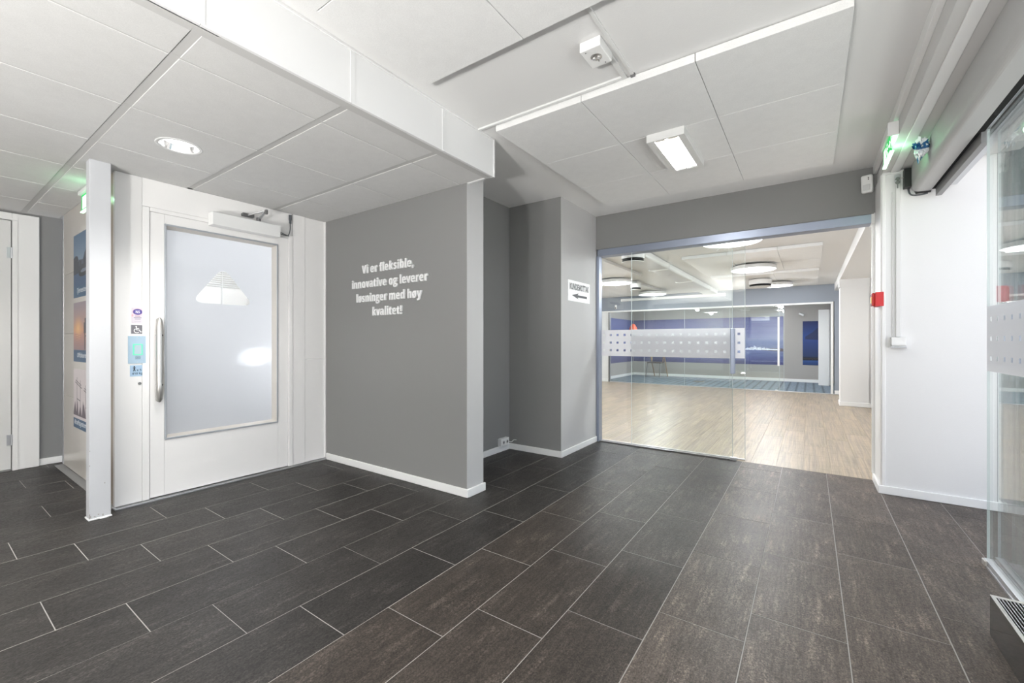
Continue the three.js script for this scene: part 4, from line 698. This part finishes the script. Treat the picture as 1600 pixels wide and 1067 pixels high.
// ------------------------------------------------------------------ entrance side: sliding door drive, glass, floor grille
{
  const o = thing('door_drive', 'long white rounded cover of the sliding door drive above the entrance', 'door drive', [0.6, 2.1, -3]);
  const prof = []; prof.push([0.572, 2.283], [0.572, 2.165]); for (let i = 0; i <= 8; i++) { const a = Math.PI + (Math.PI / 2) * i / 8; prof.push([0.612 + 0.04 * Math.cos(a), 2.155 + 0.045 * Math.sin(a)]); } prof.push([0.672, 2.106], [0.672, 2.283]);
  part('cover', sweepZ(prof, -3.985, SOUTH - 0.02), M.coverGrey, o);
  part('end_cap', sweepZ([[0.538, 2.283], [0.538, 2.15], [0.58, 2.15], [0.60, 2.10], [0.674, 2.098], [0.674, 2.283]], -4.004, -3.984), M.darkPlastic, o);
  part('side_box', bx(0.535, 0.575, 2.145, 2.275, -4.015, -3.955, 0.003), M.darkPlastic, o);
  part('slot', bx(0.6725, 0.7062, 2.117, 2.283, -4.0, SOUTH - 0.02), M.slotBlack, o);
  part('rail', sweepZ([[0.709, 2.283], [0.709, 2.130], [0.711, 2.128], [0.726, 2.128], [0.726, 2.20], [0.80, 2.20], [0.80, 2.283]], -4.0, SOUTH - 0.02), M.alu, o);
  part('rail_lip', bx(0.728, 0.742, 2.118, 2.20, -4.0, SOUTH - 0.02, 0.002), M.railGrey, o);
  part('rail_gap', bx(0.742, 0.750, 2.15, 2.20, -4.0, SOUTH - 0.02), M.black, o);
  part('rail_lip', bx(0.750, 0.80, 2.125, 2.20, -4.0, SOUTH - 0.02, 0.002), M.alu, o);
  part('door_carrier', bx(0.694, 0.724, 2.062, 2.127, -3.98, -3.05, 0.002), M.railGrey, o);
  part('cable', tube([[0.56, 2.15, -4.005], [0.575, 2.10, -4.0], [0.62, 2.09, -4.0], [0.66, 2.095, -4.0]], 0.005), M.cable, o);
  const mk = (n, label, x, z0, z1, dim, sqs) => {
    const t = thing(n, label, 'glass door', [x, 0, (z0 + z1) / 2]);
    part('pane', bx(x - 0.005, x + 0.005, 0.03, 2.115, z0, z1), dim ? M.glassDim : M.glass, t);
    part('glass_edge', bx(x - 0.005, x + 0.005, 0.03, 2.115, z0 - 0.003, z0 - 0.0005), M.glassEdge, t);
    const sq = []; for (let i = 0; i < sqs; i++) for (const y of [1.19, 1.098, 1.005]) sq.push([-(z0 + 0.06 + i * 0.085), y, 0.011]);
    const g = bandShape(-z1 + 0.002, -z0 - 0.002, 0.942, 1.254, sq); g.rotateY(Math.PI / 2); g.translate(x - 0.0062, 0, 0); part('frosted_band', g, M.film, t);
    part('bottom_rail', bx(x - 0.014, x + 0.014, 0.012, 0.034, z0, z1, 0.002), M.alu, t);
    return t;
  };
  const s1 = mk('entrance_door', 'sliding entrance glass door at the right, its edge before the white wall', XDOOR, -3.02, -1.85, false, 12);
  part('floor_guide', bx(XDOOR - 0.022, XDOOR + 0.016, 0.0008, 0.03, -3.03, -2.985, 0.004), M.satin, s1);
  mk('entrance_door', 'second entrance glass pane just behind the sliding one', 0.758, -3.06, -1.20, true, 20);
  const ftr = struct('trim'); ftr.add(mesh('floor_track', bx(XDOOR - 0.018, XDOOR - 0.010, 0.0008, 0.010, -2.98, 1.19), M.alu)); ftr.add(mesh('floor_track', bx(XDOOR + 0.016, XDOOR + 0.03, 0.0008, 0.012, -3.0, 1.19), M.alu));
  mk('entrance_door', 'entrance glass door further back beside the floor grille', XDOOR, -1.80, -0.30, false, 16);
  mk('entrance_door', 'entrance glass pane nearest the south wall', XDOOR, -0.25, 1.19, false, 15);
  // low grille box (convector)
  const x0 = 0.548, x1 = 0.640, z0 = -2.310, z1 = -1.0, y1 = 0.149;
  const c = thing('convector', 'low mirror-finished metal convector with a slotted black grille by the entrance glass', 'convector', [(x0 + x1) / 2, 0, -1.65]);
  part('front_plate', bx(x0, x0 + 0.004, 0.001, y1 - 0.002, z0, z1, 0.001), M.mirrorSteel, c); part('back_plate', bx(x1 - 0.004, x1, 0.001, y1 - 0.002, z0, z1, 0.001), M.mirrorSteel, c);
  part('end_plate', bx(x0 + 0.004, x1 - 0.004, 0.001, y1 - 0.002, z0, z0 + 0.004), M.mirrorSteel, c); part('end_plate', bx(x0 + 0.004, x1 - 0.004, 0.001, y1 - 0.002, z1 - 0.004, z1), M.mirrorSteel, c);
  part('duct_tray', bx(x0 + 0.006, x1 - 0.006, 0.05, 0.06, z0 + 0.006, z1 - 0.006), M.slotBlack, c);
  part('rim', [bx(x0, x0 + 0.011, y1 - 0.004, y1, z0, z1, 0.001), bx(x1 - 0.011, x1, y1 - 0.004, y1, z0, z1, 0.001), bx(x0 + 0.011, x1 - 0.011, y1 - 0.004, y1, z0, z0 + 0.016, 0.001), bx(x0 + 0.011, x1 - 0.011, y1 - 0.004, y1, z1 - 0.016, z1, 0.001)], M.satin, c);
  for (let k = 0; k < 7; k++) { const x = x0 + 0.017 + k * 0.0094; part('grille_bar', bx(x - 0.0014, x + 0.0014, y1 - 0.006, y1 - 0.001, z0 + 0.016, z1 - 0.016), M.alu, c); }
  // exit sign on the beam
  const e = thing('exit_sign', 'bright green exit sign hanging on the beam above the white wall', 'exit sign', [0.39, 2.19, -3.46]);
  part('housing', bx(0.376, 0.4015, 2.305, 2.36, -3.62, -3.31, 0.003), M.plastic, e);
  part('end_plate', bx(0.374, 0.4245, 2.283, 2.362, -3.31, -3.298, 0.003), M.whitePaint, e);
  const pg = new THREE.BoxGeometry(0.006, 0.105, 0.31); pg.translate(0.392, 2.2525, -3.465); part('panel', pg, exitFace, e);
  part('light_strip', bx(0.384, 0.404, 2.190, 2.202, -3.62, -3.31, 0.003), exitGlow, e);
  part('light_strip', bx(0.406, 0.418, 2.288, 2.325, -3.60, -3.32, 0.003), exitGlow, e);
  const l = new THREE.PointLight(new THREE.Color().setRGB(0.35, 1, 0.5), POWER.exit * 1.3, 0, 2); l.name = 'exit_sign_light'; l.position.set(0.44, 2.24, -3.5); l.castShadow = true; scene.add(l);
  // crumpled bag tucked on the drive cover
  const tex = canvasTex(256, 256, (k, w, h) => { k.fillStyle = '#e9eef0'; k.fillRect(0, 0, w, h); k.fillStyle = '#1d5f93'; k.fillRect(0, 60, w, 60); k.fillStyle = '#17407c'; k.beginPath(); k.moveTo(120, 110); k.lineTo(190, 120); k.lineTo(230, 256); k.lineTo(150, 256); k.fill(); k.fillStyle = '#2b7aa0'; k.fillRect(0, 200, w, 26); k.fillStyle = '#eef4f8'; for (let i = 0; i < 5; i++) k.fillRect(60 + i * 24, 80 + (i % 2) * 2, 12, 18); });
  const bg = new THREE.SphereGeometry(0.056, 72, 48); const p = bg.attributes.position;
  for (let i = 0; i < p.count; i++) { const v = new THREE.Vector3().fromBufferAttribute(p, i), a = Math.atan2(v.z, v.x), q = vnoise(a * 2.5 + 9, v.y * 60 + 7, 64, 64) - 0.5, q2 = Math.abs(vnoise(v.x * 70 + 40, v.y * 70 + v.z * 50 + 40, 512, 512) - 0.5); const q3 = Math.abs(vnoise(a * 5 + 30, v.y * 110 + 60, 512, 512) - 0.5) + 0.6 * Math.abs(vnoise(v.x * 160 + 90, v.z * 160 + v.y * 120 + 90, 512, 512) - 0.5); v.multiplyScalar(1.05 + 0.75 * q - 0.5 * q2 - 0.55 * q3); const w = v.y + 0.02; if (w < 0) { v.x *= Math.max(0.25, 1 + w * 18); v.z *= Math.max(0.25, 1 + w * 16); v.y += w * 0.6; } else if (v.y > 0.02) { v.y *= 1.1; v.x *= 1.1; } p.setXYZ(i, v.x * 0.62, v.y, v.z * 0.95); }
  bg.computeVertexNormals(); bg.rotateX(0.5); bg.translate(0.532, 2.213, -3.42);
  const b = thing('crumpled_bag', 'crumpled blue and white plastic bag stuffed beside the door drive cover', 'bag', [0.54, 2.232, -3.42]); part('film', bg, phys([1, 1, 1], 0.3, { map: tex }), b);
}
// sensor, alarm, switch, key lock, conduit on and by the white wall
{
  const s = thing('motion_sensor', 'white motion sensor in the corner of the grey lintel by the white wall', 'sensor', [0.37, 2.30, ZGLASS + 0.06]);
  const g = bx(-0.036, 0.036, -0.068, 0.068, -0.022, 0.022, 0.014); g.rotateX(0.12); g.rotateY(-0.25); g.translate(0.366, 2.302, ZGLASS + 0.075); part('body', g, M.plastic, s);
  const ln = bx(-0.022, 0.022, -0.05, -0.004, 0.018, 0.026, 0.008); ln.rotateX(0.12); ln.rotateY(-0.25); ln.translate(0.366, 2.302, ZGLASS + 0.075); part('lens', ln, std([0.68, 0.68, 0.68], 0.5), s);
  for (const dy of [0.045, 0.033]) { const d = cyl(0.004, 0.004, [0.012, dy, 0.0225], 'z', 12); d.rotateX(0.12); d.rotateY(-0.25); d.translate(0.366, 2.302, ZGLASS + 0.075); part('led', d, M.darkPlastic, s); }
  part('bracket', bx(0.355, 0.40, 2.28, 2.32, ZGLASS + 0.031, ZGLASS + 0.06, 0.004), M.plastic, s);
  const a = thing('fire_alarm', 'red fire alarm box on the edge of the white wall', 'alarm', [0.40, 1.39, -4.08]);
  part('body', bx(0.388, 0.418, 1.338, 1.440, -4.135, -4.030, 0.004), M.red, a); part('call_face', bx(0.371, 0.389, 1.343, 1.436, -4.130, -4.034, 0.006), M.redLens, a); part('mark', bx(0.369, 0.3715, 1.365, 1.41, -4.10, -4.06), std([0.9, 0.75, 0.2], 0.5), a); part('side_cover', bx(0.388, 0.434, 1.338, 1.440, -4.031, -4.008, 0.003), M.red, a);
  const w = thing('card_reader', 'small white switch box on the white wall below a cable duct', 'switch', [0.51, 1.04, ZPIL]);
  part('box', bx(0.470, 0.548, 1.058, 1.115, ZPIL + 0.0005, ZPIL + 0.045, 0.004), M.plastic, w); part('lip', bx(0.466, 0.552, 1.040, 1.050, ZPIL + 0.0005, ZPIL + 0.05, 0.003), M.alu, w); part('slot', bx(0.474, 0.546, 1.050, 1.058, ZPIL + 0.0005, ZPIL + 0.036), M.whitePaint, w);
  const d = thing('cable_duct', 'slim white cable duct down the white wall to the switch box', 'cable duct', [0.505, 1.115, ZPIL]);
  part('duct', bx(0.498, 0.524, 1.116, 2.26, ZPIL + 0.0005, ZPIL + 0.014, 0.003), M.whitePaint, d); part('cord', cyl(0.003, 1.02, [0.482, 1.63, ZPIL + 0.004], 'y', 8), M.whitePaint, d);
  const k = thing('key_lock', 'small key lock with a dangling key under the beam', 'lock', [0.505, 2.22, ZPIL]);
  part('plate', bx(0.490, 0.520, 2.205, 2.255, ZPIL + 0.0145, ZPIL + 0.02, 0.002), M.alu, k); part('cylinder', cyl(0.011, 0.02, [0.505, 2.222, ZPIL + 0.028], 'z', 16), M.steelDark, k); part('latch_bar', bx(0.492, 0.540, 2.224, 2.229, ZPIL + 0.0145, ZPIL + 0.024, 0.001), M.satin, k); part('key', [cyl(0.013, 0.003, [0.505, 2.196, ZPIL + 0.032], 'z', 16), bx(0.502, 0.508, 2.155, 2.186, ZPIL + 0.030, ZPIL + 0.033)], M.steelDark, k);
}
// emergency spot on the main ceiling and its cable ducts
{
  const t = thing('emergency_light', 'white box emergency light with two small spots on the ceiling', 'light', [-0.81, 2.395, -1.84]);
  part('housing', bx(-0.859, -0.758, 2.395, CEIL, -1.908, -1.768, 0.005), M.plastic, t);
  const eye = part('eyeball', lathe([[0.001, -0.004], [0.020, -0.003], [0.026, 0.0], [0.027, 0.004]], [-0.806, 2.394, -1.836]), M.satin, t);
  for (const dx of [-0.011, 0.011]) part('spot', cyl(0.008, 0.006, [-0.806 + dx, 2.390, -1.836], 'y', 16), M.reflector, eye);
  for (const [x, z] of [[-0.835, -1.785], [-0.785, -1.893], [-0.806, -1.868]]) part('screw', cyl(0.003, 0.002, [x, 2.3945, z], 'y', 10), M.steelDark, t);
  const c = thing('ceiling_cable_duct', 'thin white cable duct along the ceiling from the emergency light to the fascia', 'cable duct', [-0.8, CEIL, -2.1]);
  part('duct', bx(-0.785, -0.762, CEIL - 0.013, CEIL, -2.118, -1.906, 0.002), M.whitePaint, c); part('duct', bx(-1.73, -0.762, CEIL - 0.012, CEIL - 0.0005, -2.124, -2.104, 0.002), M.whitePaint, c);
  const c2 = thing('ceiling_cable_duct', 'thin white cable duct beside the emergency light running between the panels', 'cable duct', [-0.74, CEIL, -1.85]);
  part('duct', bx(-0.742, -0.726, CEIL - 0.010, CEIL, -2.115, -1.56, 0.002), M.whitePaint, c2); part('end_plug', bx(-0.745, -0.722, CEIL - 0.016, CEIL, -2.128, -2.115, 0.002), M.steelDark, c2);
}

renderer.render(scene, camera);
